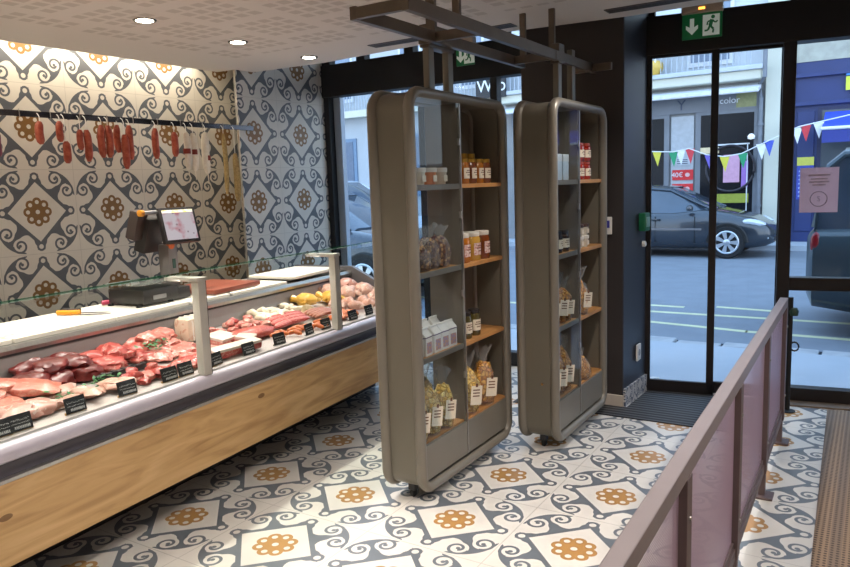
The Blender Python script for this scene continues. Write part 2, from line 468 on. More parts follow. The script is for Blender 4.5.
for (x0, x1, y, lab) in ((-3.18, -2.74, 4.42, 'dark slot air grille in the ceiling above the display cabinet with pasta'),
                         (-2.36, -2.06, 4.46, 'dark slot air grille in the ceiling between the cabinet hanger bars'),
                         (-1.46, -.90, 4.51, 'dark slot air grille in the ceiling by the exit sign over the door')):
    t = thing('air_grille', lab, 'vent', ((x0 + x1) / 2, y, 2.62), group='slot air grilles in the ceiling')
    h = (x1 - x0) / 2
    MB().box(-h, h, -.055, .055, -.006, .0, .002).build('grille_frame', GR, t, False)
    for q in (-.03, 0, .03):
        MB().box(-h + .01, h - .01, q - .009, q + .009, -.008, -.005).build('slat', GR2, t, False)

# exit signs
EXG = mat('exit_green', (22, 104, 58), .4, emit=.12, var=.05)
EXW = mat('exit_white', (214, 226, 216), .4, emit=.18, var=.03)
AMBER = mat('amber_led', (255, 170, 70), .4, emit=3.)
HOUS = mat('sign_housing', (188, 168, 150), .5)
def exit_sign(loc, rz, w, h, lab):
    t = thing('exit_sign', lab, 'sign', loc, rz, 'green exit signs')
    MB().box(-w / 2, w / 2, -.035, .035, 0, .075, .012).build('housing', HOUS, t)
    MB().box(-.02, .02, -.039, -.034, .02, .035).build('led', AMBER, t, False)
    MB().box(-w / 2 + .005, w / 2 - .005, -.006, .006, -h, .0, .002).build('sign_plate', EXG, t, False)
    # white arrow pointing down
    s_ = h / .17; cx = -w * .24; y = -.0075
    o = MB()
    o.prism([(cx - .014 * s_, -.03 * s_), (cx + .014 * s_, -.03 * s_), (cx + .014 * s_, -.09 * s_), (cx + .04 * s_, -.075 * s_), (cx + .04 * s_, -.10 * s_), (cx, -.14 * s_),
             (cx - .04 * s_, -.10 * s_), (cx - .04 * s_, -.075 * s_), (cx - .014 * s_, -.09 * s_)], y - .001, y + .001, 'y')
    o.build('arrow', EXW, t, False)
    cx = w * .22
    o = MB(); o.box(cx - .055 * s_, cx + .055 * s_, y - .001, y + .001, -.155 * s_, -.015 * s_)
    pn = o.build('pictogram_panel', EXW, t, False)
    o = MB()
    M = Matrix.Translation((cx, y - .002, -.085 * s_)) @ Matrix.Diagonal((s_, 1, s_, 1))
    def limb(p, q, wd):
        p, q = Vector(p), Vector(q); dd = (q - p).normalized(); n = Vector((-dd.y, dd.x)) * wd
        o.quad(*[M @ Vector((v.x, 0, v.y)) for v in (p + n, q + n, q - n, p - n)])
    limb((.006, .035), (-.006, -.005), .012); limb((-.006, -.005), (.016, -.03), .007); limb((.016, -.03), (.012, -.055), .006)
    limb((-.006, -.003), (-.02, -.035), .007); limb((-.02, -.035), (-.042, -.037), .006); limb((.006, .03), (.03, .012), .005); limb((.03, .012), (.042, .024), .005)
    limb((.003, .03), (-.022, .022), .005); limb((-.022, .022), (-.026, 0), .005)
    o.quad(*[M @ Vector((.012 + .013 * math.cos(2 * PI * k / 10), 0, .052 + .013 * math.sin(2 * PI * k / 10))) for k in range(10)])
    o.build('running_figure', EXG, t, False)
    return t
exit_sign((-1.06, 5.32, 2.69), R(6), .265, .165, 'green exit sign with arrow and running figure above the sliding door')
exit_sign((-2.965, 5.45, 2.73), 0, .18, .15, 'small green exit sign over the shop window, partly behind hanger bars')

# wall controls
t = thing('door_switch', 'white wall switch with a blue square on the dark pillar front', 'switch', (-1.575, 4.869, 1.22))
MB().box(-.04, .04, -.018, 0, 0, .12, .006).build('plate', WHITE, t)
MB().box(-.012, .026, -.0215, -.017, .045, .095, .002).build('blue_button', mat('blue_plastic', (58, 62, 150), .4, emit=.1), t)
t = thing('emergency_button', 'green break-glass emergency door box on the dark blue reveal', 'switch', (-1.432, 5.20, 1.22), R(87))
MB().box(-.05, .05, -.05, 0, 0, .13, .008).build('box', mat('green_plastic', (28, 110, 74), .4), t)
MB().box(-.035, .035, -.056, -.049, .03, .1, .002).build('cover', mat('pale_green_cover', (150, 190, 176), .3), t)
t = thing('key_switch', 'small pale round key switch below the green emergency box', 'switch', (-1.425, 5.22, 1.125))
MB().lathe([(.0, 0), (.022, 0), (.022, .02), (.012, .026), (.0, .026)], M=Matrix.Rotation(R(90), 4, 'Y')).build('rosette', WHITE, t)
t = thing('wall_socket', 'white wall socket low on the dark blue reveal by the doors', 'socket', (-1.434, 5.14, .28))
MB().box(0, .014, -.045, .045, 0, .12, .005).build('plate', WHITE, t)
MB().lathe([(.0, 0), (.026, 0), (.024, .004), (.0, .004)], M=Matrix.Translation((.012, 0, .06)) @ Matrix.Rotation(R(90), 4, 'Y')).build('outlet', mat('socket_grey', (170, 170, 172), .5), t)
# notice on the glass: thin paper that lets the daylight glow through
NOTICE = mat('notice_pink', (228, 208, 218), .7, 0, .04, 8)
_n = NOTICE.node_tree; _t = _n.nodes.new('ShaderNodeBsdfTranslucent'); _t.inputs[0].default_value = lin((240, 214, 216)); _x = _n.nodes.new('ShaderNodeMixShader'); _x.inputs[0].default_value = .55
_n.links.new(_n.nodes['Principled BSDF'].outputs[0], _x.inputs[1]); _n.links.new(_t.outputs[0], _x.inputs[2]); _n.links.new(_x.outputs[0], [q for q in _n.nodes if q.type == 'OUTPUT_MATERIAL'][0].inputs[0])
t = thing('paper_notice', 'pale pink paper notice taped inside the glass beside the doors', 'notice', (-1.43 + .945 + .21 * 1., 5.55, 1.32), R(9))
t.location = (-.335, 5.535, 1.325)
MB().box(-.115, .115, -.002, 0, 0, .30).build('sheet', NOTICE, t, False)
for k, (q, wd) in enumerate(((.245, .13), (.22, .10), (.20, .12), (.18, .08))):
    MB().box(-wd / 2, wd / 2, -.0032, -.002, q, q + .010).build('printed_line', LILACTXT, t, False)
o = MB(); o.tube([(.05 * math.cos(a * PI / 12), -.003, .09 + .05 * math.sin(a * PI / 12)) for a in range(24)], .003, 4, closed=True); o.build('printed_ring', LILACTXT, t)
text('printed_symbol', 'S', .05, LILACTXT, t, (0, -.003, .09), (R(90), 0, 0), .0005)

# ------------------------------------------------------------------ meat counter
TH = R(5.0)
CQ = Vector((-2.811, 2.283, 0)); CN = Vector((math.cos(TH), math.sin(TH), 0)); CD = Vector((-math.sin(TH), math.cos(TH), 0))
def cw(u, v, z): return CQ + CN * u + CD * v + Vector((0, 0, z))
def deckz(u): return .70 + (-.03 - u) * (.06 / .59)
V0, V1 = -1.9, 2.42
ct = thing('meat_counter', 'long refrigerated glass meat counter with an oak front panel', 'counter', CQ, TH)
MB().box(-.035, 0, V0, V1, .22, .545, .004).build('wood_panel', OAK, ct, False)
tag(kids(ct)[-1], 'knotty oak front panel')
CASE = mat('case_grey', (150, 144, 142), .45, .3, .06)
CASEIN = mat('case_inner_grey', (150, 140, 138), .4, .2, .06)
DGREY = mat('band_dark_grey', (84, 80, 86), .4, .3, .08)
LIL = mat('lilac_aluminium', (196, 188, 198), .3, .12, .05)
o = MB(); o.prism([(-.05, .545), (.004, .545), (.006, .560), (-.012, .564), (-.05, .564)], V0, V1, 'y'); o.build('lower_strip', STEEL, ct)
o = MB(); o.prism([(-.06, .56), (-.010, .564), (-.018, .585), (-.012, .615), (.0, .625), (-.06, .63)], V0, V1, 'y'); o.build('recess_band', DGREY, ct)
o = MB(); o.prism([(-.06, .622), (.004, .622), (.022, .632), (.028, .65), (.022, .672), (.004, .688), (-.06, .692)], V0, V1, 'y'); o.build('bumper_rail', LIL, ct)
o = MB(); o.prism([(-.16, .60), (-.03, .60), (-.03, .694), (-.16, .70)], V0, V1, 'y'); o.build('front_ledge', mat('white_ledge', (214, 216, 208), .35), ct, False)
o = MB(); o.prism([(-1.15, .20), (-.035, .22), (-.06, .62), (-.12, .62), (-.6, .71), (-.66, .88), (-1.15, .88)], V0, V1, 'y'); o.build('case_body', CASE, ct, False)
DECK = mat('deck_white_steel', (196, 188, 184), .35, .3, .06)
o = MB(); o.prism([(-.10, .69), (-.03, .694), (-.03, .700), (-.62, .760), (-.64, .74)], V0, V1 - .02, 'y'); o.build('display_deck', DECK, ct, False)
o = MB(); o.prism([(-.66, .72), (-.62, .74), (-.655, .895), (-.69, .895)], V0, V1, 'y'); o.build('inner_back', CASEIN, ct, False)
o = MB(); o.prism([(-.70, .88), (-.63, .885), (-.62, .905), (-.635, .925), (-.70, .925)], V0, V1, 'y'); o.build('worktop_nosing', STEEL, ct)
o = MB(); o.prism([(-.70, .872), (-.638, .872), (-.640, .886), (-.70, .886)], V0, V1, 'y'); o.build('shadow_gap', DARK, ct)
o = MB(); o.box(-1.2, -.66, V0, V1, .885, .925, .003); o.build('worktop', STEEL, ct, False)
o = MB(); o.prism([(-1.15, .2), (-.04, .22), (-.04, .70), (-.30, .80), (-.62, .96), (-1.2, .96)], V1, V1 + .04, 'y'); o.build('end_panel', GREY, ct, False)
o = MB(); o.box(-1.05, -.38, V0 + .1, V1 - .1, .0, .21); o.build('plinth', DARK, ct, False)
for v in (-1.4, 2.2):
    MB().lathe([(.03, 0), (.03, .01), (.018, .014), (.018, .22)], c=(-.16, v, 0)).build('foot', STEEL, ct)
PV = (-1.09, .11, 1.30)
edges = [V0] + list(PV) + [V1]
for a, b_ in zip(edges, edges[1:]):
    g = MB().box(-.006, 0, a + .008, b_ - .008, .695, 1.185).build('front_glass', CASEGLASS, ct, False)
    g = MB().box(-.21, .0, a + .004, b_ - .004, 1.187, 1.195).build('top_glass', CASEGLASS, ct, False)
    MB().box(-.213, -.209, a + .004, b_ - .004, 1.186, 1.196).build('glass_edge', GREENEDGE, g, False)
POST = mat('post_alu', (196, 190, 180), .5, .0, .05)
for v in PV:
    ps = MB().box(-.045, .003, v - .028, v + .028, .69, 1.17, .005).build('glass_post', POST, ct)
    MB().box(-.22, .004, v - .035, v + .035, 1.165, 1.186, .005).build('bracket', POST, ps)
    MB().box(-.006, .0036, v + .022, v + .025, .69, 1.17).build('seal', DARK, ps, False)

# ---- meats
def meatmat(name, c1, c2, rough=.35, scale=14, fat=None, emit=0.):
    if name in MATS: return MATS[name]
    m, nt, b = newmat(name)
    tc = nt.nodes.new('ShaderNodeTexCoord')
    nz = nt.nodes.new('ShaderNodeTexNoise'); nz.inputs['Scale'].default_value = scale; nz.inputs['Detail'].default_value = 5; nz.inputs['Distortion'].default_value = .8
    nt.links.new(tc.outputs['Object'], nz.inputs['Vector'])
    dk = lambda c: tuple(v * .80 for v in lin(c)[:3]) + (1.,)
    c = mixcol(nt, ((S(nt, nz.outputs[0]) - .35) * 3.).mn(1.).mx(0.), dk(c1), dk(c2))
    if fat:
        n2 = nt.nodes.new('ShaderNodeTexNoise'); n2.inputs['Scale'].default_value = scale * 1.7; n2.inputs['Distortion'].default_value = 2.
        nt.links.new(tc.outputs['Object'], n2.inputs['Vector'])
        c = mixcol(nt, S(nt, n2.outputs[0]).gt(.60) * .8, c, dk(fat))
    nt.links.new(c, b.inputs['Base Color']); b.inputs['Roughness'].default_value = rough
    MATS[name] = m
    return m
VEAL = meatmat('pink_veal', (190, 100, 84), (212, 134, 114), fat=(220, 160, 140))
BEEF = meatmat('dark_beef', (86, 20, 20), (124, 40, 36), fat=None)
REDC = meatmat('red_cut', (166, 56, 52), (200, 92, 82), fat=(218, 156, 142))
PINKC = meatmat('pink_cut', (196, 104, 94), (216, 140, 126), fat=(228, 184, 170))
PALE = meatmat('pale_poultry', (208, 154, 136), (224, 184, 166), fat=(234, 208, 192))
PALE2 = meatmat('pale_pink_meat', (190, 132, 118), (212, 166, 150), fat=(222, 198, 186), scale=10)
FAT = meatmat('cream_fat', (228, 206, 180), (240, 224, 204), fat=(214, 164, 142), scale=9)
MINCE = meatmat('red_mince', (164, 58, 50), (194, 92, 78), scale=60, fat=(228, 160, 146))
SAUS = meatmat('pink_sausage', (206, 118, 108), (222, 144, 132), scale=30)
WSAUS = meatmat('cream_sausage', (240, 224, 198), (250, 238, 216), scale=30, fat=(224, 208, 168))
MERG = meatmat('orange_merguez', (196, 92, 46), (216, 124, 66), scale=30)
YELP = meatmat('yellow_poultry', (222, 168, 66), (236, 192, 98), scale=12)
PARS = mat('parsley_green', (40, 112, 48), .5, 0, .5, 60, rgb2=(24, 74, 34))
TRAYB = mat('black_tray', (34, 33, 36), .35, .1, .2)
rnd = random.Random(7)
def meat(name, lab, cat, mt, u, v, dims, rz=0., dz=0., group=None, amp=.16, seed=None, tilt=(0, 0), ridge=.10, z=None, sub=3):
    """one piece of meat as an organic lump standing on the sloping deck; dims are half sizes (across, along, up)"""
    seed = rnd.randrange(10 ** 6) if seed is None else seed
    u = min(u, -.085 - max(dims[0], dims[1]) * .95)
    dims = (dims[0], dims[1], dims[2] * .88)
    o = MB(); o.lump((0, 0, dims[2] * .6), dims, seed, amp, sub, ridge=ridge)
    zz = deckz(u) + dz if z is None else z
    ob = o.build(name, mt, loc=cw(u, v, zz + .004), rot=(tilt[0], tilt[1] + math.atan(.06 / .59), TH + rz))
    return tag(ob, lab, cat, group)

# trays under the fore row
for (v, ln, u, wd, lab) in ((-.72, .46, -.30, .012, 'thin black divider strip behind the pale front meats at the near end'),
                            (-.16, .30, -.30, .012, 'thin black divider strip behind the parsley and pale pink cuts')):
    o = MB(); o.box(-wd, wd, -ln / 2, ln / 2, 0, .03, .003)
    for k in range(int(ln / .06)): o.box(-wd - .002, wd + .002, -ln / 2 + .03 + k * .06, -ln / 2 + .05 + k * .06, .029, .033)
    tag(o.build('tray_divider', TRAYB, loc=cw(u, v, deckz(u) + .004), rot=(0, math.atan(.06 / .59), TH)), lab, 'divider', 'black dividers in the meat counter')

# pink veal slices overlapping near the front left
for (u, v, d, rz, dz) in ((-.46, -.66, (.13, .12, .05), .2, .0), (-.36, -.60, (.14, .10, .04), .5, .02), (-.42, -.80, (.13, .12, .05), -.3, .01),
                          (-.30, -.76, (.12, .09, .035), .1, .0), (-.50, -.92, (.12, .12, .05), .4, .0), (-.36, -1.0, (.13, .1, .045), .0, .0), (-.44, -.72, (.11, .08, .03), .9, .05)):
    meat('veal_slice', 'large smooth pink veal slice in the overlapping heap at the near end', 'meat', VEAL, u, v, d, rz, dz, 'pink veal slices in a heap', amp=.14)
# dark beef
for (u, v, d, dz) in ((-.46, -.50, (.09, .08, .055), 0), (-.40, -.42, (.09, .07, .055), .0), (-.40, -.31, (.09, .075, .05), .0), (-.50, -.36, (.09, .08, .055), .0),
                      (-.57, -.44, (.05, .09, .055), .02), (-.56, -.28, (.05, .09, .05), .02), (-.48, -.24, (.08, .07, .05), .0), (-.45, -.43, (.08, .07, .04), .06), (-.44, -.32, (.08, .07, .035), .06)):
    meat('beef_roast', 'deep red beef piece in the dark heap behind the parsley', 'meat', BEEF, u, v, d, rnd.uniform(-1, 1), dz, 'deep red beef pieces in a heap', amp=.2)
# pink-red cuts behind
for (u, v, d, dz) in ((-.42, -.14, (.09, .09, .045), 0), (-.53, -.16, (.07, .09, .05), .01), (-.55, -.03, (.06, .09, .055), .01), (-.47, -.03, (.08, .08, .045), .03),
                      (-.50, .08, (.08, .08, .05), 0), (-.44, .06, (.08, .08, .035), .0)):
    meat('pork_cut', 'raw pink-red cut in the long heap between beef and tied roast', 'meat', REDC, u, v, d, rnd.uniform(-1, 1), dz, 'pink-red cuts in a long heap', amp=.22)
for (u, v, d, dz) in ((-.56, .18, (.06, .1, .055), .0), (-.50, .20, (.07, .09, .05), .04), (-.54, .32, (.07, .09, .05), .03), (-.47, .30, (.08, .08, .04), .0),
                      (-.42, .20, (.08, .08, .035), .0), (-.40, .34, (.08, .08, .03), .0), (-.34, .28, (.08, .07, .03), .0), (-.36, .12, (.08, .07, .03), .0)):
    meat('pork_escalope', 'folded pink pork escalope heaped beside the tied cream roast', 'meat', PINKC, u, v, d, rnd.uniform(-1, 1), dz, 'folded pink pork escalopes', amp=.26)
# red diced
for k in range(16):
    u = rnd.uniform(-.24, -.12); v = rnd.uniform(-.22, .06)
    meat('stewing_cube', 'small red chunk of stewing meat in the front heap of chunks', 'meat', REDC if k % 3 else MINCE, u, v, (rnd.uniform(.026, .04), rnd.uniform(.026, .04), .024), rnd.uniform(-2, 2), rnd.choice((0, .0, .022)), 'red stewing meat chunks', amp=.25, sub=2)
meat('shank_slice', 'red and white marbled shank slice behind the third tag from the post', 'meat', PINKC, -.085, -.15, (.05, .08, .028), .2, 0)
# pale front meats
for (u, v, d, mt) in ((-.13, -.97, (.07, .1, .04), PALE2), (-.20, -.86, (.07, .1, .04), PALE2), (-.12, -.78, (.065, .09, .04), PALE2), (-.19, -.70, (.07, .09, .035), PALE2), (-.10, -.69, (.05, .08, .035), PALE2)):
    meat('pale_joint', 'whitish pink joint with pale skin along the front glass at the near end', 'meat', mt, u, v, d, rnd.uniform(-.5, .5), 0, 'whitish pink joints at the front', amp=.22)
for k in range(12):
    u = rnd.uniform(-.20, -.08); v = rnd.uniform(-.50, -.27)
    meat('poultry_strip', 'small pale pink poultry strip in the front heap between two tags', 'meat', PALE, u, v, (.036, .05, .022), rnd.uniform(-2, 2), rnd.choice((0, .018)), 'pale pink poultry strips', amp=.28, sub=2)
for k in range(9):
    u = rnd.uniform(-.26, -.07); v = rnd.uniform(.10, .40)
    meat('red_steak', 'flat raw red steak at the front glass beside the first glass post', 'meat', (REDC, PINKC)[k % 2], u, v, (.05, .06, .026), rnd.uniform(-.8, .8), 0, 'flat raw red steaks by the post', amp=.22)
for (u, v, d, rz) in ((-.27, -.52, (.07, .09, .03), .3), (-.14, -.56, (.05, .07, .028), .1), (-.27, -.95, (.08, .10, .035), .4), (-.06, -.88, (.04, .09, .03), 0)):
    meat('pale_joint', 'whitish pink joint with pale skin along the front glass at the near end', 'meat', PALE2, u, v, d, rz, 0, 'whitish pink joints at the front', amp=.22)
# parsley
def parsley(u, v, s, lab, n=46, dz=0.):
    o = MB(); r = random.Random(int(1000 * (u + v)))
    for k in range(n):
        p = Vector((r.gauss(0, s * .55), r.gauss(0, s), abs(r.gauss(.02, .012))))
        a = r.uniform(0, 6.3); q = r.uniform(.010, .018)
        e = Vector((math.cos(a), math.sin(a), r.uniform(-.3, .6))) * q; f = Vector((-math.sin(a), math.cos(a), r.uniform(-.3, .3))) * q * .6
        o.quad(p - e, p + f, p + e, p - f)
    tag(o.build('parsley_sprig', PARS, smooth=False, loc=cw(u, v, deckz(u) + .006 + dz), rot=(0, .17, TH)), lab, 'parsley', 'parsley garnish in the counter')
parsley(-.21, -.56, .05, 'bright green curly parsley sprig beside the pink veal slices')
parsley(-.24, -.31, .05, 'bright green curly parsley sprig in front of the beef heap')
parsley(-.40, .13, .05, 'small green parsley sprig laid among the pink pork escalopes', 34, .05)
# tied roast
t = thing('tied_roast', 'cream fat-covered roast block tied with string behind the post', 'meat', cw(-.50, .50, deckz(-.50) + .004), TH)
MB().box(-.06, .06, -.075, .075, .0, .14, .03).build('joint', FAT, t)
for v in (-.04, .0, .045):
    MB().tube([(.062, v, .01), (.062, v, .115), (.04, v, .142), (-.04, v, .142), (-.062, v, .115), (-.062, v, .01)], .003, 5).build('string', WHITE, t)
# bacon slabs
def slab(u, v, lx, ly, h, rz, lab, top, bot):
    t = thing('bacon_slab', lab, 'meat', cw(u, v, deckz(u) + .012), TH + rz, 'slabs of bacon with white rind'); t.rotation_euler = (0, .16, TH + rz)
    MB().box(-lx, lx, -ly, ly, 0, h, .008).build('lean', bot, t)
    MB().box(-lx, lx, -ly, ly, h - .002, h + .016, .006).build('fat_layer', top, t)
WF = meatmat('white_fat', (222, 202, 188), (232, 218, 206))
slab(-.32, .55, .07, .08, .03, .1, 'square slab with white fat top beside the tied roast', WF, PINKC)
slab(-.21, .63, .05, .07, .03, .5, 'pale slab of bacon leaning behind the tag near the post', WF, PINKC)
slab(-.12, .44, .035, .17, .035, -.1, 'long strip of bacon with white fat edge by the front glass', WF, REDC)
for (u, v, d) in ((-.11, .20, (.05, .08, .03)), (-.16, .34, (.05, .07, .03)), (-.09, .32, (.04, .07, .025)), (-.18, .16, (.06, .07, .03))):
    meat('red_steak', 'flat raw red steak at the front glass beside the first glass post', 'meat', REDC, u, v, d, rnd.uniform(-.6, .6), 0, 'flat raw red steaks by the post', amp=.2)
# minced mound
meat('minced_mound', 'long mound of red sausage meat behind the middle price tags', 'meat', MINCE, -.20, .74, (.075, .20, .045), -.1, 0, amp=.1, ridge=.08)
meat('minced_mound', 'flat mound of reddish minced meat at the front between two tags', 'meat', MINCE, -.10, .62, (.045, .10, .025), 0, 0, amp=.1, ridge=.08)
for k in range(22):
    u = rnd.uniform(-.58, -.34); v = rnd.uniform(.70, 1.04)
    meat('bacon_cube', 'small pink bacon cube in the heap behind the sausage meat', 'meat', (PINKC, PALE2, REDC, PINKC)[k % 4], u, v, (.03, .034, .024), rnd.uniform(-2, 2), rnd.choice((0, .02, .03)), 'pink bacon cubes in a heap', amp=.25, sub=2)
# sausages
def sausage(name, lab, mt, pts, r, group, cat='sausage', z0=0.):
    """bent sausage lying on the deck; pts in counter (u, v, lift)"""
    P = [cw(u, v, deckz(u) + r + .004 + dz) for u, v, dz in pts]
    c = P[0].copy(); n = 10; path = []
    for i in range(n + 1):
        f = i / n * (len(P) - 1); k = min(int(f), len(P) - 2); q = f - k
        path.append(P[k].lerp(P[k + 1], q) - c)
    rr = [r * max(.18, min(1., 2.6 * math.sqrt(max(0, min(i, n - i)) / n))) for i in range(n + 1)]
    o = MB().tube(path, rr, 9).build(name, mt, loc=c)
    return tag(o, lab, cat, group)
for k in range(7):
    u = -.22 - .028 * k
    sausage('long_sausage', 'long thin pink sausage laid straight in the row behind the tags', SAUS if k % 2 else REDC, [(u, .92 + .02 * k, .02), (u - .02, 1.1, .02), (u, 1.28 + .02 * k, .02)], .015, 'long thin pink sausages in a row')
for k in range(5):
    sausage('brown_skewer', 'long brownish sausage beside the pink row, near the second post', meatmat('brown_saus', (168, 104, 82), (190, 130, 104)), [(-.20 - .03 * k, 1.30 + .01 * k, .02), (-.21 - .03 * k, 1.44, .025), (-.2 - .03 * k, 1.60, .02)], .014, 'brownish sausages in a row')
for k in range(9):
    u = rnd.uniform(-.15, -.07); v = .84 + .055 * k
    sausage('merguez', 'short orange-red spiced sausage in the front row at the glass', MERG, [(u - .05, v - .03, 0), (u - .02, v + .01, .012), (u + .03, v + .02, 0)], .014, 'orange spiced sausages at the front')
for k in range(18):
    u = rnd.uniform(-.60, -.42); v = rnd.uniform(1.05, 1.55); a = rnd.uniform(0, 3.14)
    du, dv = .05 * math.cos(a), .06 * math.sin(a)
    sausage('white_sausage', 'pale cream coiled white sausage in the heap at the back', WSAUS, [(u - du, v - dv, 0), (u + dv * .3, v, .015 * (k % 3)), (u + du, v + dv, 0)], .019, 'cream white sausages heaped at the back')
meat('stuffed_roll', 'small mottled stuffed roll among the cream sausages', 'meat', meatmat('mottled', (150, 134, 100), (200, 170, 130)), -.40, 1.50, (.05, .06, .04), .3, 0)
# poultry with body and legs
def poultry(u, v, s, mt, rz, lab, group, dz=0.):
    t = thing('raw_chicken', lab, 'poultry', cw(u, v, deckz(u) + .004 + dz), TH + rz, group)
    MB().lump((0, 0, .055 * s), (.075 * s, .10 * s, .062 * s), int(1e4 * (u + v)) % 999, .1).build('carcass', mt, t)
    for sd in (-1, 1):
        MB().tube([(sd * .05 * s, .03 * s, .06 * s), (sd * .062 * s, .09 * s, .075 * s), (sd * .045 * s, .14 * s, .05 * s), (sd * .035 * s, .18 * s, .045 * s)], [.02 * s, .034 * s, .018 * s, .011 * s], 8).build('leg', mt, t)
        MB().tube([(sd * .06 * s, -.04 * s, .07 * s), (sd * .09 * s, -.07 * s, .05 * s), (sd * .075 * s, -.01 * s, .04 * s)], [.014 * s, .02 * s, .012 * s], 7).build('wing', mt, t)
poultry(-.53, 1.66, .85, YELP, 1.5, 'yellow corn-fed raw chicken, the nearer of two, behind sausages', 'whole yellow chickens')
poultry(-.46, 1.86, .85, YELP, 1.1, 'yellow corn-fed raw chicken beside the pale birds', 'whole yellow chickens')
for (u, v, rz, dz) in ((-.56, 2.02, 1.2, .0), (-.44, 2.06, .8, 0), (-.56, 2.24, 1.8, .02), (-.42, 2.26, 1.2, .0)):
    poultry(u, v, .95, PALE2 if dz else PALE, rz, 'pale pink plucked raw bird in the group at the far end', 'pale plucked birds', dz)
for k, (u, v) in enumerate(((-.26, 1.72), (-.20, 1.80), (-.30, 1.86), (-.16, 1.92), (-.26, 2.0), (-.16, 2.06), (-.26, 2.14), (-.14, 2.2), (-.34, 1.75), (-.30, 2.26))):
    t = thing('chicken_leg', 'raw pale pink poultry leg in the front heap beyond the second post', 'poultry', cw(u, v, deckz(u) + .004), TH + rnd.uniform(-1.5, 1.5), 'pale poultry legs at the far end')
    MB().tube([(0, -.06, .03), (0, -.02, .038), (0, .03, .032), (.005, .07, .02), (.005, .10, .018), (.005, .11, .02)], [.012, .04, .032, .014, .010, .015], 9).build('thigh', PALE, t)
    MB().tube([(.005, .10, .018), (.005, .125, .018)], [.009, .012], 7).build('bone_end', FAT, t)
for k, (u, v) in enumerate(((-.14, 1.45), (-.10, 1.52), (-.18, 1.60), (-.12, 1.64))):
    meat('pate_slice', 'orange-brown glazed piece at the front by the second post', 'meat', MERG, u, v, (.04, .05, .03), rnd.uniform(-1, 1), 0, 'orange-brown glazed pieces', amp=.2)

# ---- price tags
TAGS = ((-.93, 'at the very edge of the photograph, before the pale joints'), (-.845, 'standing before the whitish pink joints, second from the near end'),
        (-.60, 'between the whitish joints and the pale poultry strips'), (-.335, 'between the poultry strips and the red chunks'),
        (-.085, 'first of the close pair just before the glass post'), (.02, 'second of the close pair just before the glass post'),
        (.235, 'just past the first glass post, before the bacon strip'), (.487, 'at the far end of the white-edged bacon strip'),
        (.755, 'in front of the sausage meat mound, before the orange sausages'), (1.05, 'at the far end of the orange sausages, first of two'),
        (1.23, 'immediately before the second glass post'), (1.55, 'beyond the second post, before the poultry legs'), (1.76, 'nearest the grey cabinet side, among poultry legs'))
for k, (v, where) in enumerate(TAGS):
    t = thing('price_tag', 'small black chalk price tag ' + where, 'price tag', cw(-.055, v, deckz(-.055) + .0), TH + R(90 - 3), 'chalk price tags along the counter glass')
    t.rotation_euler = (R(-14), 0, TH + R(90) + rnd.uniform(-.12, .12))
    w_, h_ = .047, .070
    MB().box(-w_, w_, -.002, .002, .004, h_, .002).build('board', SLATE, t, False)
    MB().box(-w_ - .002, w_ + .002, .003, .012, 0, .012, .002).build('holder', OAK if k < 7 else STEEL, t, False)
    o = MB(); r = random.Random(k)
    for row, (zz, hh) in enumerate(((.043, .008), (.030, .005), (.012, .011))):
        x = -w_ + .010 + (.012 if row == 2 else 0)
        while x < w_ - .010:
            a = r.uniform(.003, .0055)
            if row == 2: pts = [(x, zz), (x + a * .3, zz + hh), (x + a, zz + hh * r.uniform(.4, 1)), (x + a * .5, zz + hh * .5), (x + a, zz)]
            else: pts = [(x, zz + hh * r.random()), (x + a * .5, zz + hh * r.random()), (x + a, zz + hh * r.random())]
            for p, q in zip(pts, pts[1:]):
                dx, dz = q[0] - p[0], q[1] - p[1]; L = math.hypot(dx, dz) or 1; nx, nz = -dz / L * .0008, dx / L * .0008
                o.quad((p[0] + nx, -.0028, p[1] + nz), (q[0] + nx, -.0028, q[1] + nz), (q[0] - nx, -.0028, q[1] - nz), (p[0] - nx, -.0028, p[1] - nz))
            x += a + .0022
    o.build('chalk_writing', CHALK, t, False)

# ---- things on the worktop
def cboard(u0, u1, v0, v1, th_, z, m, lab, rz=0., group='cutting boards on the worktop'):
    o = MB(); o.box(-(u1 - u0) / 2, (u1 - u0) / 2, -(v1 - v0) / 2, (v1 - v0) / 2, 0, th_, .005)
    return tag(o.build('cutting_board', m, loc=cw((u0 + u1) / 2, (v0 + v1) / 2, z), rot=(0, 0, TH + rz)), lab, 'cutting board', group)
WZ = .9255
cboard(-1.16, -.66, -1.6, -.46, .022, WZ, WHITEBOARD, 'long white plastic cutting board at the near end of the worktop')
cboard(-1.16, -.66, -.45, .12, .022, WZ, WHITEBOARD, 'white plastic cutting board under the orange-handled knife')
cboard(-1.16, -.66, .13, .66, .022, WZ, WHITEBOARD, 'white plastic cutting board in front of and under the scale')
cboard(-1.16, -.66, .68, 1.02, .018, WZ, WHITEBOARD, 'white plastic board beneath the near end of the brown board')
cboard(-1.16, -.66, 1.05, 1.62, .018, WZ, WHITEBOARD, 'white plastic board beyond the brown board, flat on steel')
BROWNB = mat('red_brown_board', (138, 70, 52), .4, 0, .15, 8)
cboard(-1.12, -.70, .90, 1.38, .03, WZ + .024, BROWNB, 'red-brown cutting board lying on white boards past the scale', R(4))
cboard(-1.08, -.66, 1.68, 2.3, .022, WZ + .02, WHITEBOARD, 'raised white cutting board at the far end before the window', R(3))
t = thing('board_support', 'low steel block under the raised white board', 'support', cw(-.88, 1.95, WZ), TH); MB().box(-.15, .15, -.2, .2, 0, .02, .003).build('block', STEEL, t)
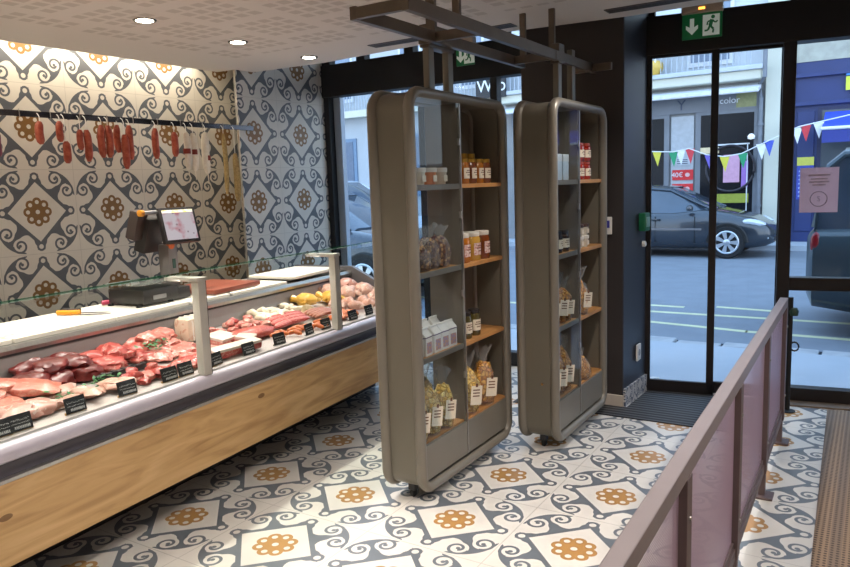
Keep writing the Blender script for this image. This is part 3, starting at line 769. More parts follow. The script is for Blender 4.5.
# a folded paper on the near board
t = thing('butcher_paper', 'translucent pinkish sheet of butcher paper on the white boards', 'paper', cw(-.86, -.62, WZ + .0225), TH + .3)
MB().box(-.16, .16, -.22, .22, 0, .0015).build('sheet', mat('pinkish_paper', (224, 198, 190), .5), t, False)
def knife(u, v, rz, hm, lab, hl=.13, bl=.17):
    t = thing('knife', lab, 'knife', cw(u, v, WZ + .0225), TH + rz, 'butcher knives on the worktop')
    MB().tube([(0, -hl, .016), (0, -hl + .02, .017), (0, -hl / 2, .016), (0, 0, .016)], [.010, .016, .014, .013], 9, r2=.014).build('handle', hm, t)
    o = MB(); o.prism([(-.014, 0), (.012, 0), (.014, bl * .7), (.0, bl), (-.012, bl * .8)], -.0, .003); o.build('blade', GREY, t, False)
knife(-.93, .115, R(-62), mat('orange_handle', (226, 150, 24), .4), 'butcher knife with a bright orange-yellow handle on the white board')
knife(-.99, .16, R(-66), DARK, 'butcher knife with a black handle behind the orange one', .10, .18)
knife(-1.06, .47, R(-20), mat('pink_handle', (186, 62, 92), .4), 'small knife with a pink-red handle in front of the scale', .09, .05)

# scale with a tilted screen
t = thing('shop_scale', 'dark counter scale with a tilted touch screen on a post', 'scale', cw(-.90, .60, WZ + .0225), TH)
MB().box(-.16, .14, -.19, .08, .012, .10, .012).build('weighing_base', DARK, t)
for x in (-.13, .11):
    for y in (-.2, .04): MB().lathe([(.018, 0), (.014, .014)], c=(x, y, 0)).build('foot', BLACK, t)
MB().box(.1405, .143, -.12, -.02, .035, .06).build('maker_plate', mat('plate_grey', (150, 150, 150), .4), t, False)
MB().box(-.16, .14, -.22, .06, .125, .133, .004).build('weighing_pan', clear_mat('pan_clear', (200, 206, 204), .25, .3, .1, (150, 155, 150)), t)
MB().box(-.10, .10, .09, .22, 0, .075, .01).build('post_foot', DARK, t)
MB().box(-.045, .045, .115, .19, .07, .34, .008).build('post', mat('post_grey', (122, 118, 114), .4, .2), t)
MB().box(.046, .048, .14, .165, .19, .25).build('display_window', mat('dark_green_lcd', (18, 70, 52), .3), t, False)
M = Matrix.Translation((.06, .20, .455)) @ Matrix.Rotation(R(-14), 4, 'Z') @ Matrix.Rotation(R(-16), 4, 'Y')
sc = MB().box(-.02, .02, -.124, .124, -.115, .115, .012, M).build('screen_housing', DARK, t)
def screen_mat():
    m, nt, b = newmat('screen_picture')
    tc = nt.nodes.new('ShaderNodeTexCoord'); vo = nt.nodes.new('ShaderNodeTexVoronoi'); vo.inputs['Scale'].default_value = 26
    nt.links.new(tc.outputs['Object'], vo.inputs['Vector'])
    nz = nt.nodes.new('ShaderNodeTexNoise'); nz.inputs['Scale'].default_value = 14; nt.links.new(tc.outputs['Object'], nz.inputs['Vector'])
    c = mixcol(nt, ((S(nt, nz.outputs[0]) - .5) * 6.).mx(0.).mn(1.), lin((224, 214, 222)), lin((206, 128, 142)))
    c = mixcol(nt, S(nt, vo.outputs[0]).lt(.18) * .6, c, lin((110, 70, 88)))
    nt.links.new(c, b.inputs['Emission Color']); b.inputs['Emission Strength'].default_value = .55; b.inputs['Base Color'].default_value = (.02, .02, .02, 1)
    return m
MB().box(.021, .0225, -.105, .105, -.095, .078, 0, M).build('touch_screen', screen_mat(), t, False)
MB().box(.021, .0226, -.105, .105, .078, .096, 0, M).build('screen_toolbar', mat('screen_bar', (216, 214, 90), .4, emit=.5, rgb2=(230, 230, 235), scale=30), t, False)
M2 = Matrix.Translation((-.06, .02, .42)) @ Matrix.Rotation(R(8), 4, 'Z') @ Matrix.Rotation(R(18), 4, 'Y')
MB().box(-.03, .05, -.02, .14, -.12, .10, .01, M2).build('rear_screen', DARK, t)
MB().box(-.05, .02, -.09, -.0, -.04, .14, .012, M2).build('printer', mat('dark_brown_plastic', (58, 50, 46), .45), t)
MB().tube([M2 @ Vector((.03, -.07, .14)), M2 @ Vector((.03, .2, .14))], .013, 10).build('paper_roll_arm', STEEL, t)
MB().lathe([(.0, 0), (.02, 0), (.02, .025), (.0, .03)], M=M2 @ Matrix.Translation((.03, -.07, .14)) @ Matrix.Rotation(R(90), 4, 'X')).build('arm_knob', mat('amber_cap', (196, 132, 34), .4), t)
MB().lathe([(.0, 0), (.024, 0), (.024, .02), (.0, .024)], M=Matrix.Translation((.03, .14, .335)) @ Matrix.Rotation(R(90), 4, 'Y')).build('hinge_cap', mat('orange_cap', (206, 104, 40), .4), t)

# ------------------------------------------------------------------ sausage rail on the wall
A_, B_ = Vector((-4.95, 1.6, 2.178)), Vector((-4.61, 4.60, 2.138))
t = thing('hanging_rail', 'flat steel hanging rail along the tiled wall above the counter', 'rail', A_)
dv = (B_ - A_); Ln = dv.length; rzr = math.atan2(dv.y, dv.x); t.rotation_euler = (0, -math.asin(dv.z / Ln), rzr)
MB().box(0, Ln, -.006, .006, -.02, .02, .002).build('flat_bar', mat('rail_steel', (104, 104, 110), .22, .9, .3, 7, stretch=(1, .1, .1)), t, False)
for q in (.35, 1.5, 2.6):
    MB().tube([(q, 0, 0), (q, .16 if q < 2 else .08, 0)], .008, 8).build('wall_bracket', DARK, t)
for q in [k * .2 + .1 for k in range(14)]:
    MB().tube([(q, 0, .02), (q, -.008, .028), (q, -.014, .0), (q, -.012, -.03)], .003, 5).build('hook', STEEL, t)
def rp(f): return A_ + dv * f
DSAUS = meatmat('cured_red', (172, 72, 50), (206, 108, 78), .4, 30)
CURW = meatmat('white_mould_casing', (244, 234, 216), (255, 248, 234), .6, 40)
HERB = meatmat('herb_crust', (166, 140, 92), (208, 182, 124), .8, 60)
PURP = meatmat('purple_cured', (120, 48, 70), (146, 70, 90), .5, 30)
PLANE = {}
def hung(px_y, drop, ln, r, m, lab, group, name='dry_sausage', off=0., band=None, tail=0.):
    """sausage hung from the rail; px_y world Y on the rail, drop = string length"""
    px_y -= .045 + .03 * min(1, max(0, (px_y - 2.8) / 1.1)) * (px_y < 4.28); f = (px_y - A_.y) / dv.y; p = rp(f) + Vector((.03 + off, 0, -.02))
    t = thing(name, lab, 'sausage', p, 0, group)
    z0 = -drop; n = 8
    bend = rnd.uniform(-.012, .012)
    path = [(0, bend * math.sin(PI * i / n), z0 - ln * i / n) for i in range(n + 1)]
    rr = [r * (.5, .92, 1, 1, 1, 1, 1, .92, .45)[i] for i in range(n + 1)]
    MB().tube(path, rr, 10).build('casing', m, t)
    MB().tube([(-.03, 0, .03), (-.012, 0, .02), (0, 0, 0), (0, 0, z0 - .002)], .003, 5).build('string', WHITE, t)
    if band:
        MB().lathe([(r * 1.04, 0), (r * 1.05, .02), (r * 1.04, .04)], c=(0, 0, z0 - ln * band - .02)).build('paper_band', mat('red_band', (140, 48, 34), .5), t)
    if tail:
        MB().tube([(0, 0, z0 - ln), (0, .006, z0 - ln - tail)], [.006, .003], 5).build('casing_tail', CURW, t)
    return t
RED = 'red dry sausages on the rail'
hung(2.851, .03, .15, .027, DSAUS, 'single red sausage in the near end of the row, over a tile flower', RED)
hung(2.985, .02, .14, .024, DSAUS, 'upper red sausage of the linked pair beside the single one', RED)
hung(3.01, .155, .15, .026, DSAUS, 'lower red sausage of the linked pair beside the single one', RED, off=.012)
hung(3.125, .07, .14, .022, DSAUS, 'shorter red sausage of the second pair from the near end', RED)
hung(3.165, .07, .22, .026, DSAUS, 'longer red sausage of the second pair from the near end', RED, off=.01)
hung(3.285, .03, .23, .026, DSAUS, 'near red sausage of the fat pair in mid-row', RED)
hung(3.325, .03, .23, .026, DSAUS, 'far red sausage of the fat pair in mid-row', RED, off=.012)
hung(3.42, .02, .2, .024, DSAUS, 'dark red sausage partly behind two others in mid-row', RED, off=-.02)
hung(3.445, .09, .25, .027, DSAUS, 'lowest-hanging red sausage of the cluster in mid-row', RED, off=.02)
hung(3.50, .02, .25, .027, DSAUS, 'red sausage at the far edge of the cluster in mid-row', RED)
hung(3.715, .03, .23, .026, DSAUS, 'red sausage hanging alone beyond the cluster', RED)
hung(3.88, .05, .19, .026, DSAUS, 'last red sausage before the white ones', RED)
hung(2.575, .11, .16, .03, PURP, 'purplish cured sausage at the very edge of the photograph', RED)
hung(3.985, .05, .29, .029, CURW, 'white-moulded sausage with a faint band, first of three', 'white dry sausages', band=.5, tail=.05)
hung(4.045, .05, .30, .030, CURW, 'white-moulded sausage with a red band, middle of three', 'white dry sausages', band=.5, tail=.07)
hung(4.16, .04, .33, .031, CURW, 'white-moulded sausage with a red band, last and longest of three', 'white dry sausages', band=.62, tail=.08)
hung(4.305, .04, .50, .020, HERB, 'very long thin herb-crusted sausage next to the white ones', 'herb-crusted sausages')
hung(4.41, .20, .40, .028, HERB, 'thick herb-crusted sausage hanging lowest at the rail end', 'herb-crusted sausages')

# ------------------------------------------------------------------ overhead steel frame
t = thing('overhead_frame', 'steel bar frame hung from the ceiling that carries both display cabinets', 'rail frame', (-1.77, 2.52, 2.30))
ox, oy, oz = -1.77, 2.52, 2.30
for (x, y1) in ((-1.905, 4.25), (-1.64, 4.80)):
    MB().box(x - ox - .016, x - ox + .016, 0, y1 - oy, 0, .055, .002).build('runner_bar', BAR, t, False)
for (y, x0, x1) in ((2.535, -1.905, -1.64), (3.18, -1.99, -1.64), (4.10, -1.905, -1.62), (4.74, -1.80, -1.50)):
    MB().box(x0 - ox, x1 - ox, y - oy - .014, y - oy + .014, .003, .05, .002).build('cross_bar', BAR, t, False)
for (x, y, w_) in ((-1.93, 3.20, .026), (-1.66, 2.98, .018), (-1.89, 4.22, .018), (-1.70, 4.22, .018)):
    MB().box(x - ox - w_, x - ox + w_, y - oy - .012, y - oy + .012, .05, 2.62 - oz, .002).build('ceiling_hanger', BAR, t, False)

# ------------------------------------------------------------------ glazed display cabinets
def cabinet(loc, L, lab):
    """y runs 0..L along the cabinet, x across, shelves at .31 .74 1.17 1.60; returns the thing"""
    t = thing('display_cabinet', lab, 'display cabinet', loc, 0, 'tall glazed display cabinets')
    D = .105; zb, zt = .05, 2.065
    for x in (D, -D):
        MB().ring_yz(x, .025, L - .025, zb + .025, zt - .025, .085, .028, .026, 12, 8).build('tube_frame', TAUPE, t)
    # wrapped shell between the frames
    po = rr_path(.022, L - .022, zb + .022, zt - .022, .085, 8); pi = rr_path(.036, L - .036, zb + .036, zt - .036, .075, 8)
    o = MB()
    rows = []
    for (a, b_) in zip(po, pi):
        rows.append([(-D, a[0], a[1]), (D, a[0], a[1]), (D, b_[0], b_[1]), (-D, b_[0], b_[1])])
    o.loft(rows, closed=True); o.build('shell', TAUPE_S, t)
    m = L / 2 - .02
    for a, b_ in ((.05, m - .004), (m + .004, L - .05)):
        MB().box(D - .012, D + .004, a, b_, .115, .30, .003).build('plinth_panel', TAUPE, t, False)
        MB().box(-D - .004, -D + .012, a, b_, .115, .30, .003).build('plinth_panel', TAUPE, t, False)
    MB().box(-D + .005, D - .004, m - .008, m + .008, .12, zt - .05, .002).build('divider', TAUPE_IN, t, False)
    MB().box(D - .006, D + .008, m - .004, m + .004, .12, zt - .05, .001).build('door_edge', STEEL, t, False)
    for z in (.31, .74, 1.17, 1.60):
        MB().box(-D + .006, D - .012, .036, m - .008, z - .022, z, .002).build('shelf', SHELFWOOD, t, False)
        MB().box(-D + .006, D - .002, m + .008, L - .036, z - .022, z, .002).build('shelf', SHELFWOOD, t, False)
        if z > .4: MB().box(D - .012, D - .002, .036, m - .008, z - .026, z + .002, .002).build('shelf_rail', TAUPE_IN, t, False)
    g = MB().box(D + .0, D + .006, .045, m + .0, .30, zt - .05, .0).build('sliding_glass', CABGLASS, t, False)
    for z in (.55, 1.0, 1.42, 1.8):
        MB().box(D - .004, D + .010, m - .02, m - .006, z, z + .035, .002).build('door_clip', STEEL, g, False)
    # rear: panel over the far part, glass over the near part
    MB().box(-D - .004, -D + .004, .62, L - .04, .30, zt - .045).build('back_panel', TAUPE_IN, t, False)
    MB().box(-D - .003, -D + .003, .04, .62, .30, zt - .045).build('back_glass', CABGLASS, t, False)
    for y in (.10, L - .10):
        for x in (.0,):
            c = MB().lathe([(.0, -.011), (.02, -.011), (.025, -.006), (.025, .006), (.02, .011), (.0, .011)], M=Matrix.Translation((x, y, .026)) @ Matrix.Rotation(R(90), 4, 'Y')).build('caster', BLACK, t)
            MB().box(x - .02, x + .02, y - .02, y + .02, .04, .08, .004).build('caster_fork', DARK, c, False)
    return t
C1 = Vector((-1.975, 2.845, 0)); L1 = 1.04
C2 = Vector((-1.655, 3.815, 0)); L2 = .92
c1 = cabinet(C1, L1, 'taupe rounded glass display cabinet nearer the camera, with honey and pasta')
c2 = cabinet(C2, L2, 'taupe rounded glass display cabinet standing by the dark pillar')
for c, ys, x in ((c1, (.39, .585), 0.0), (c2, (.37, .60), 0.0)):
    for y in ys:
        MB().box(x - .018, x + .018, y - .026, y + .026, 2.05, 2.40, .003).build('hanger_post', TAUPE, c, False)
    MB().box(x - .03, x + .03, ys[0] - .04, ys[0] + .05 if c is c2 else ys[1] + .03, 2.29, 2.405, .01).build('hanger_block', BAR, c)

# ---- goods
def content_mat(n, a, b, sc=60):
    m, nt, b_ = newmat(n)
    tc = nt.nodes.new('ShaderNodeTexCoord'); vo = nt.nodes.new('ShaderNodeTexVoronoi'); vo.inputs['Scale'].default_value = sc
    ve = nt.nodes.new('ShaderNodeTexVoronoi'); ve.inputs['Scale'].default_value = sc; ve.feature = 'DISTANCE_TO_EDGE'
    for q in (vo, ve): nt.links.new(tc.outputs['Object'], q.inputs['Vector'])
    sp = nt.nodes.new('ShaderNodeSeparateColor'); nt.links.new(vo.outputs['Color'], sp.inputs[0])
    c = mixcol(nt, S(nt, sp.outputs[0]), lin(a), lin(b))
    c = mixcol(nt, (S(nt, ve.outputs[0]) * 9.).mn(1.), tuple(q * .55 for q in lin(a)[:3]) + (1.,), c)
    nt.links.new(c, b_.inputs['Base Color']); b_.inputs['Roughness'].default_value = .3
    bp = nt.nodes.new('ShaderNodeBump'); bp.inputs['Strength'].default_value = .8; bp.inputs['Distance'].default_value = .012
    nt.links.new((S(nt, ve.outputs[0]) * 6.).mn(1.).k, bp.inputs['Height']); nt.links.new(bp.outputs[0], b_.inputs['Normal'])
    return m
HONEY = mat('honey', (176, 104, 26), .12, 0, .25, 20, spec=.8, coat=.6)
HONEYD = mat('dark_honey', (120, 58, 20), .12, 0, .3, 20, spec=.8, coat=.6)
HONEYL = mat('pale_honey', (196, 150, 60), .12, 0, .2, 20, spec=.8, coat=.6)
JAMD = mat('dark_jam', (52, 34, 30), .12, 0, .3, 20, spec=.8, coat=.6)
OLIVE = mat('olive_jar', (84, 74, 32), .12, 0, .35, 40, spec=.8, coat=.6)
TOMATO = mat('tomato_sauce', (158, 34, 20), .12, 0, .2, 20, spec=.8, coat=.6)
GOLDLID = mat('gold_lid', (190, 148, 62), .3, .7, .1)
WHITELID = mat('white_lid', (226, 220, 208), .4)
REDLID = mat('red_lid', (156, 60, 44), .4)
DARKLID = mat('dark_lid', (42, 36, 36), .4)
LABEL = mat('cream_label', (230, 218, 196), .6, 0, .08, 80)
LABELR = mat('redtext_label', (222, 208, 200), .6, 0, .2, 90, rgb2=(188, 120, 110))
def jar(P, r, h, fill, lid, lab, group, label=LABEL, cat='jar'):
    t = thing('glass_jar', lab, cat, P, rnd.uniform(-.3, .3), group)
    MB().lathe([(0, 0), (r * .92, 0), (r, .006), (r, h * .78), (r * .80, h * .86), (r * .80, h * .87), (0, h * .87)], seg=18).build('filled_body', fill, t)
    MB().lathe([(0, h * .85), (r * .86, h * .85), (r * .88, h * .86), (r * .88, h * .985), (r * .82, h), (0, h)], seg=18).build('lid', lid, t)
    if label:
        o = MB(); n = 8
        for k in range(n):
            a0, a1 = R(-52 + 104 * k / n), R(-52 + 104 * (k + 1) / n); q = r + .0012
            o.quad((q * math.cos(a0), q * math.sin(a0), h * .2), (q * math.cos(a1), q * math.sin(a1), h * .2), (q * math.cos(a1), q * math.sin(a1), h * .62), (q * math.cos(a0), q * math.sin(a0), h * .62))
        lb = o.build('paper_label', label, t)
        o = MB()
        for zz, w_ in ((.5, 26), (.42, 34), (.32, 20)):
            for k in range(4):
                a0, a1 = R(-w_ + 2 * w_ * k / 4), R(-w_ + 2 * w_ * (k + .8) / 4); q = r + .0018
                o.quad(*[(q * math.cos(a), q * math.sin(a), h * z) for a, z in ((a0, zz), (a1, zz), (a1, zz + .04), (a0, zz + .04))])
        o.build('print', mat('dark_print', (110, 70, 48), .7), lb)
    return t
def bag(P, w, d, h, fill, lab, group, card=True, rz=-.55, film=FILM, amp=.14, seedv=None):
    """clear cellophane bag, gathered top, filled with fill, cream card on the front (+x)"""
    seedv = rnd.randrange(9999) if seedv is None else seedv
    t = thing('cellophane_bag', lab, 'bag', P, rz, group)
    MB().lump((0, 0, h * .30), (d * 1.05, w * 1.08, h * .46), seedv, amp, 3, ridge=.16).build('contents', fill, t, ang=180)
    o = MB(); n = 14; secs = []
    r = random.Random(seedv)
    for (z, k, fl) in ((.0, .9, 0), (.25, 1.1, .0), (.5, 1.06, .04), (.66, .72, .1), (.74, .34, .1), (.82, .5, .3), (1.0, .85, .5)):
        secs.append([(d * 1.02 * k * math.cos(2 * PI * j / n) * (1 + r.uniform(-fl, fl)) * (.4 if z > .8 else 1), w * 1.02 * k * math.sin(2 * PI * j / n) * (1 + r.uniform(-fl, fl)), h * z * (1 + r.uniform(-fl, fl) * .12)) for j in range(n)])
    o.loft(secs, cap=False); o.build('film', film, t)
    if card:
        x = d * 1.16
        lb = MB().box(x, x + .0015, -w * .62, w * .52, h * .18, h * .50, 0, Matrix.Rotation(R(-6), 4, 'X')).build('card', LABEL, t, False)
        o = MB(); M = Matrix.Rotation(R(-6), 4, 'X')
        o.box(x + .0015, x + .002, -w * .18, w * .05, h * .48, h * .54, 0, M)
        for q in (.42, .37, .32): o.box(x + .0015, x + .002, -w * .42, w * .28, h * q, h * (q + .02), 0, M)
        o.build('print', mat('dark_print', (110, 70, 48), .7), lb, False)
    return t
def carton(P, w, d, h, lab, group, rz=0.):
    t = thing('carton', lab, 'carton', P, rz, group)
    MB().box(-d, d, -w, w, 0, h * .72, .002).build('box', mat('carton_white', (232, 226, 216), .5), t, False)
    o = MB(); o.prism([(-d, h * .72), (d, h * .72), (.004, h * .92), (.004, h), (-.004, h), (-.004, h * .92)], -w, w, 'y'); o.build('gable_top', mat('carton_white', (232, 226, 216), .5), t, False)
    MB().box(d, d + .001, -w * .7, w * .7, h * .1, h * .5).build('printed_panel', mat('carton_print', (206, 150, 104), .5, 0, .2, 60, rgb2=(150, 138, 170)), t, False)
    MB().box(-d * 1.01, d * 1.01, -w * 1.01, w * 1.01, h * .66, h * .70).build('printed_stripe', mat('carton_stripe', (120, 104, 130), .5), t, False)
    return t
def pot(P, r, h, fill, lab, group, lid=WHITELID):
    t = thing('small_pot', lab, 'pot', P, 0, group)
    MB().lathe([(0, 0), (r * .8, 0), (r * .98, h * .75), (0, h * .75)], seg=16).build('body', fill, t)
    MB().lathe([(0, h * .74), (r * 1.05, h * .74), (r * 1.05, h * .97), (r, h), (0, h)], seg=16).build('lid', lid, t)
    MB().box(r * .96, r * .985, -r * .4, r * .4, h * .18, h * .55).build('sticker', LABEL, t, False)
    return t
def at1(x, y, z): return C1 + Vector((x, y, z + .0005))
def at2(x, y, z): return C2 + Vector((x, y, z + .0005))
PASTA = content_mat('yellow_pasta', (228, 176, 72), (250, 226, 146), 45); PASTA2 = content_mat('amber_pasta', (200, 126, 44), (236, 186, 96), 45)
NUTS = content_mat('red_mixed_nuts', (92, 32, 30), (206, 160, 104), 55); GOLDP = content_mat('golden_biscuit', (190, 120, 44), (224, 172, 96), 45)
# cabinet by the camera: top shelf
for k, (y, c) in enumerate(((.085, 'yellow'), (.185, 'cream'), (.29, 'orange'), (.395, 'pale'))):
    cc = {'yellow': (214, 178, 84), 'cream': (214, 204, 184), 'orange': (214, 136, 84), 'pale': (206, 190, 170)}[c]
    pot(at1(.035, y, 1.60), .044, .085, mat(c + '_pot', cc, .4), 'small white-lidded pot of %s spread, top glass shelf of the nearer cabinet' % c, 'small pots on the top shelf')
for k, y in enumerate((.615, .70, .785, .87)):
    jar(at1(.055, y, 1.60), .038, .135, HONEYD if k % 2 else HONEY, GOLDLID, 'amber jar with gold lid in the front row on the top shelf', 'amber jars in the front row', LABEL)
for k, y in enumerate((.61, .70, .79, .88)):
    jar(at1(-.045, y, 1.60), .038, .17, HONEYD, GOLDLID, 'taller dark amber jar in the back row on the top shelf', 'dark amber jars in the back row', LABELR)
# second shelf
for k, (y, x, h) in enumerate(((.09, .03, .20), (.19, .04, .16), (.29, .03, .23), (.39, .035, .22), (.35, -.05, .2))):
    bag(at1(x, y, 1.17), .048, .05, h, NUTS, 'clear gathered bag of dark red and tan nuts, second shelf', 'bags of nuts on the second shelf', False, amp=.2)
for k, (y, f, nm) in enumerate(((.595, HONEY, 'orange'), (.715, HONEYL, 'pale gold'), (.83, HONEYD, 'brown'))):
    jar(at1(.05, y, 1.17), .047, .16, f, WHITELID, 'white-lidded jar of %s honey on the second shelf of the nearer cabinet' % nm, 'three honey jars', LABELR)
for y in (.64, .76, .87):
    jar(at1(-.05, y, 1.17), .045, .15, HONEYL, WHITELID, 'white-lidded honey jar standing behind the front three', 'honey jars at the back')
# third shelf
for k, (y, x) in enumerate(((.08, .05), (.17, .05), (.26, .05), (.34, .05), (.42, .05), (.10, -.04), (.20, -.04), (.31, -.04), (.41, -.04))):
    carton(at1(x, y, .74), .036, .032, .14 if x > 0 else .155, 'small white gable-top carton in the %s row, third shelf of the nearer cabinet' % ('front' if x > 0 else 'back'), 'white cartons in the %s row' % ('front' if x > 0 else 'back'), rnd.uniform(-.08, .08))
for k, (y, x) in enumerate(((.62, .045), (.72, .045), (.665, -.05))):
    jar(at1(x, y, .74), .038, .15, OLIVE, DARKLID, ('dark jar beside the divider on the third shelf', 'dark jar, second from the divider on the third shelf', 'dark jar standing behind two others on the third shelf')[k], 'dark jars on the third shelf')
# bottom shelf
for k, (y, x) in enumerate(((.10, .04), (.22, .04), (.35, .045), (.16, -.05), (.31, -.05))):
    bag(at1(x, y, .31), .054, .060, .32 if k < 3 else .35, PASTA, 'clear bag of yellow pasta with cream card behind the lower glass', 'pasta bags behind the lower glass', k < 3)
for k, (y, x) in enumerate(((.62, .045), (.81, .045), (.70, -.05))):
    bag(at1(x, y, .31), .062, .074, .34, PASTA2 if k == 1 else PASTA, ('clear pasta bag next to the divider on the open bottom shelf', 'clear pasta bag near the frame on the open bottom shelf', 'clear pasta bag behind two others on the open bottom shelf')[k], 'pasta bags on the open bottom shelf', k < 2)
# cabinet by the pillar
for k, y in enumerate((.10, .21, .32)):
    t = thing('paper_box', 'pale blue-white paper box on the top shelf of the farther cabinet', 'box', at2(.03, y, 1.60), 0, 'pale boxes behind glass')
    MB().box(-.04, .04, -.045, .045, 0, .15, .004).build('box', mat('pale_blue_card', (196, 210, 222), .5, 0, .1, 20), t)
    MB().box(-.041, .041, -.046, .046, .11, .153, .003).build('lid', mat('white_card', (226, 228, 228), .5), t)
for k, (y, z) in enumerate(((.56, 0), (.68, 0), (.56, .115), (.68, .115))):
    jar(at2(.045, y, 1.60 + z), .05, .112, TOMATO, REDLID, 'red sauce jar with pale label in the stacked block on the top shelf', 'stacked red sauce jars', LABEL)
for k, y in enumerate((.10, .22, .33)):
    jar(at2(.035, y, 1.17), .045, .13, JAMD, DARKLID if k else WHITELID, 'dark preserve jar behind glass, second shelf of the farther cabinet', 'dark preserve jars behind glass')
for k, (y, z) in enumerate(((.55, 0), (.65, 0), (.55, .075), (.65, .075))):
    pot(at2(.045, y, 1.17 + z), .045, .074, mat('cream_pot', (214, 204, 184), .4), 'white-lidded pot stacked two high beside the door edge', 'white pots stacked two high', mat('brown_top', (66, 44, 38), .4) if z else WHITELID)
for k, y in enumerate((.10, .24, .34)):
    bag(at2(.03, y, .74), .055, .06, .30 - .03 * (k == 2), GOLDP, 'clear bag of golden biscuits behind glass, third shelf of the farther cabinet', 'golden biscuit bags behind glass', True)
bag(at2(.045, .58, .74), .055, .075, .30, GOLDP, 'golden biscuit bag with leaning card on the open third shelf', 'golden biscuit bags', True)
for k, y in enumerate((.09, .20, .31)):
    bag(at2(.035, y, .31), .055, .06, .33, GOLDP if k else PASTA2, 'clear bag of golden biscuits behind the lowest glass of the farther cabinet', 'golden biscuit bags at the bottom', True)
bag(at2(.04, .60, .31), .055, .085, .20, GOLDP, 'low golden bag on the open bottom shelf of the farther cabinet', 'golden biscuit bags', False)
t = thing('folded_card', 'white folded card standing on the golden bag, farther cabinet bottom', 'card', at2(.03, .52, .31), 0)
MB().prism([(-.03, 0), (.04, 0), (.0, .22)], .0, .002, 'y').build('card', WHITE, t, False)

# ------------------------------------------------------------------ railing
RAILM = mat('railing_taupe', (142, 131, 132), .42, .15, .06, 8)
RAILP = mat('railing_post', (112, 96, 96), .5, .2, .08, 8)
PANEL = mesh_panel_mat()
t = thing('partition_railing', 'taupe metal railing with lilac perforated panels dividing the shop', 'railing', (-.395, .9, 0), R(.68))
LR = 3.78
MB().box(-.024, .020, 0, LR, .815, .866, .004).build('top_rail', RAILM, t, False)
MB().box(-.018, .014, 0, LR, .13, .175, .003).build('bottom_rail', RAILP, t, False)
PY = [.05, .98, 1.93, 2.86, 3.74]
for y in PY:
    p = MB().box(-.016, .022, y - .032, y + .032, .13, .816, .003).build('post', RAILP, t, False)
    for z in (.28, .70):
        MB().lathe([(0, 0), (.008, 0), (.006, .005), (0, .005)], M=Matrix.Translation((.022, y, z)) @ Matrix.Rotation(R(90), 4, 'Y'), seg=8).build('screw', STEEL, p)
for y in (.05, .98, 1.93, 2.86, 3.70):
    f = MB().box(-.012, .018, y - .02, y + .02, .0, .135, .002).build('foot_post', RAILP, t, False)
    MB().box(-.05, .055, y - .05, y + .05, 0, .012, .003).build('foot_plate', RAILP, f, False)
for a, b_ in zip(PY, PY[1:]):
    MB().box(-.004, .0, a + .034, b_ - .034, .19, .80).build('mesh_panel', PANEL, t, False)
    MB().box(.0, .008, a + .034, b_ - .034, .176, .20).build('panel_bead', RAILP, t, False)
t = thing('barrier_post', 'thin black post with a ring at the far end of the railing', 'post', (-.455, 5.25, 0))
MB().tube([(0, 0, .0), (0, 0, .78)], .016, 10).build('pole', BLACK, t)
MB().lathe([(0, 0), (.05, 0), (.05, .006), (.018, .012), (.018, .02)][:4] + [(0, .02)]).build('base', BLACK, t)
MB().tube([(.03 + .026 * math.cos(a), 0, .45 + .03 * math.sin(a)) for a in [R(q) for q in range(0, 360, 30)]], .006, 6, closed=True).build('ring', BLACK, t)
MB().lathe([(0, .66), (.026, .66), (.03, .69), (.02, .71), (0, .71)], c=(.02, 0, 0)).build('knob', mat('dark_green_knob', (34, 62, 50), .5), t)

# ------------------------------------------------------------------ the street outside
ASPH = mat('asphalt', (122, 129, 139), .8, 0, .12, 3)
PAVE = mat('pavement_concrete', (176, 182, 190), .8, 0, .06, 2)
KERB = mat('kerb_granite', (176, 178, 182), .8, 0, .2, 8)
o = MB(); o.box(-45, 25, 5.76, 7.12, -.12, -.015); struct(o.build('pavement_near', PAVE, smooth=False))
o = MB(); o.box(-45, 25, 7.4, 17.0, -.14, -.05); struct(o.build('road', ASPH, smooth=False))
o = MB(); o.box(-45, 25, 16.95, 18.1, -.12, .06); struct(o.build('pavement_far', PAVE, smooth=False))
o = MB(); r = random.Random(3); x = -14.
while x < 8:
    w_ = r.uniform(.28, .5); o.box(x + .012, x + w_ - .012, 7.13 + r.uniform(0, .03), 7.40 + r.uniform(-.05, .04), -.12, -.02 + r.uniform(-.015, .015), .02); x += w_
struct(o.build('kerb', KERB, smooth=False))
o = MB(); o.box(-45, 25, 5.5, 7.41, -.2, -.1); struct(o.build('ground', mat('dark_gutter', (58, 62, 70), .9, 0, .2), smooth=False))
YEL = mat('yellow_road_paint', (206, 206, 166), .8, 0, .15, 9)
for k, (x0, x1, ya, yb, w_) in enumerate(((-3.4, -2.02, 9.38, 9.34, .05), (-1.66, -.80, 9.50, 9.40, .05), (-12, 4, 8.92, 8.90, .05), (-3.2, -1.1, 8.42, 8.08, .05), (-1.12, .5, 8.08, 8.02, .05))):
    o = MB(); o.prism([(x0, ya - w_), (x1, yb - w_), (x1, yb + w_), (x0, ya + w_)], -.0505, -.048); struct(o.build('road_marking', YEL, smooth=False))

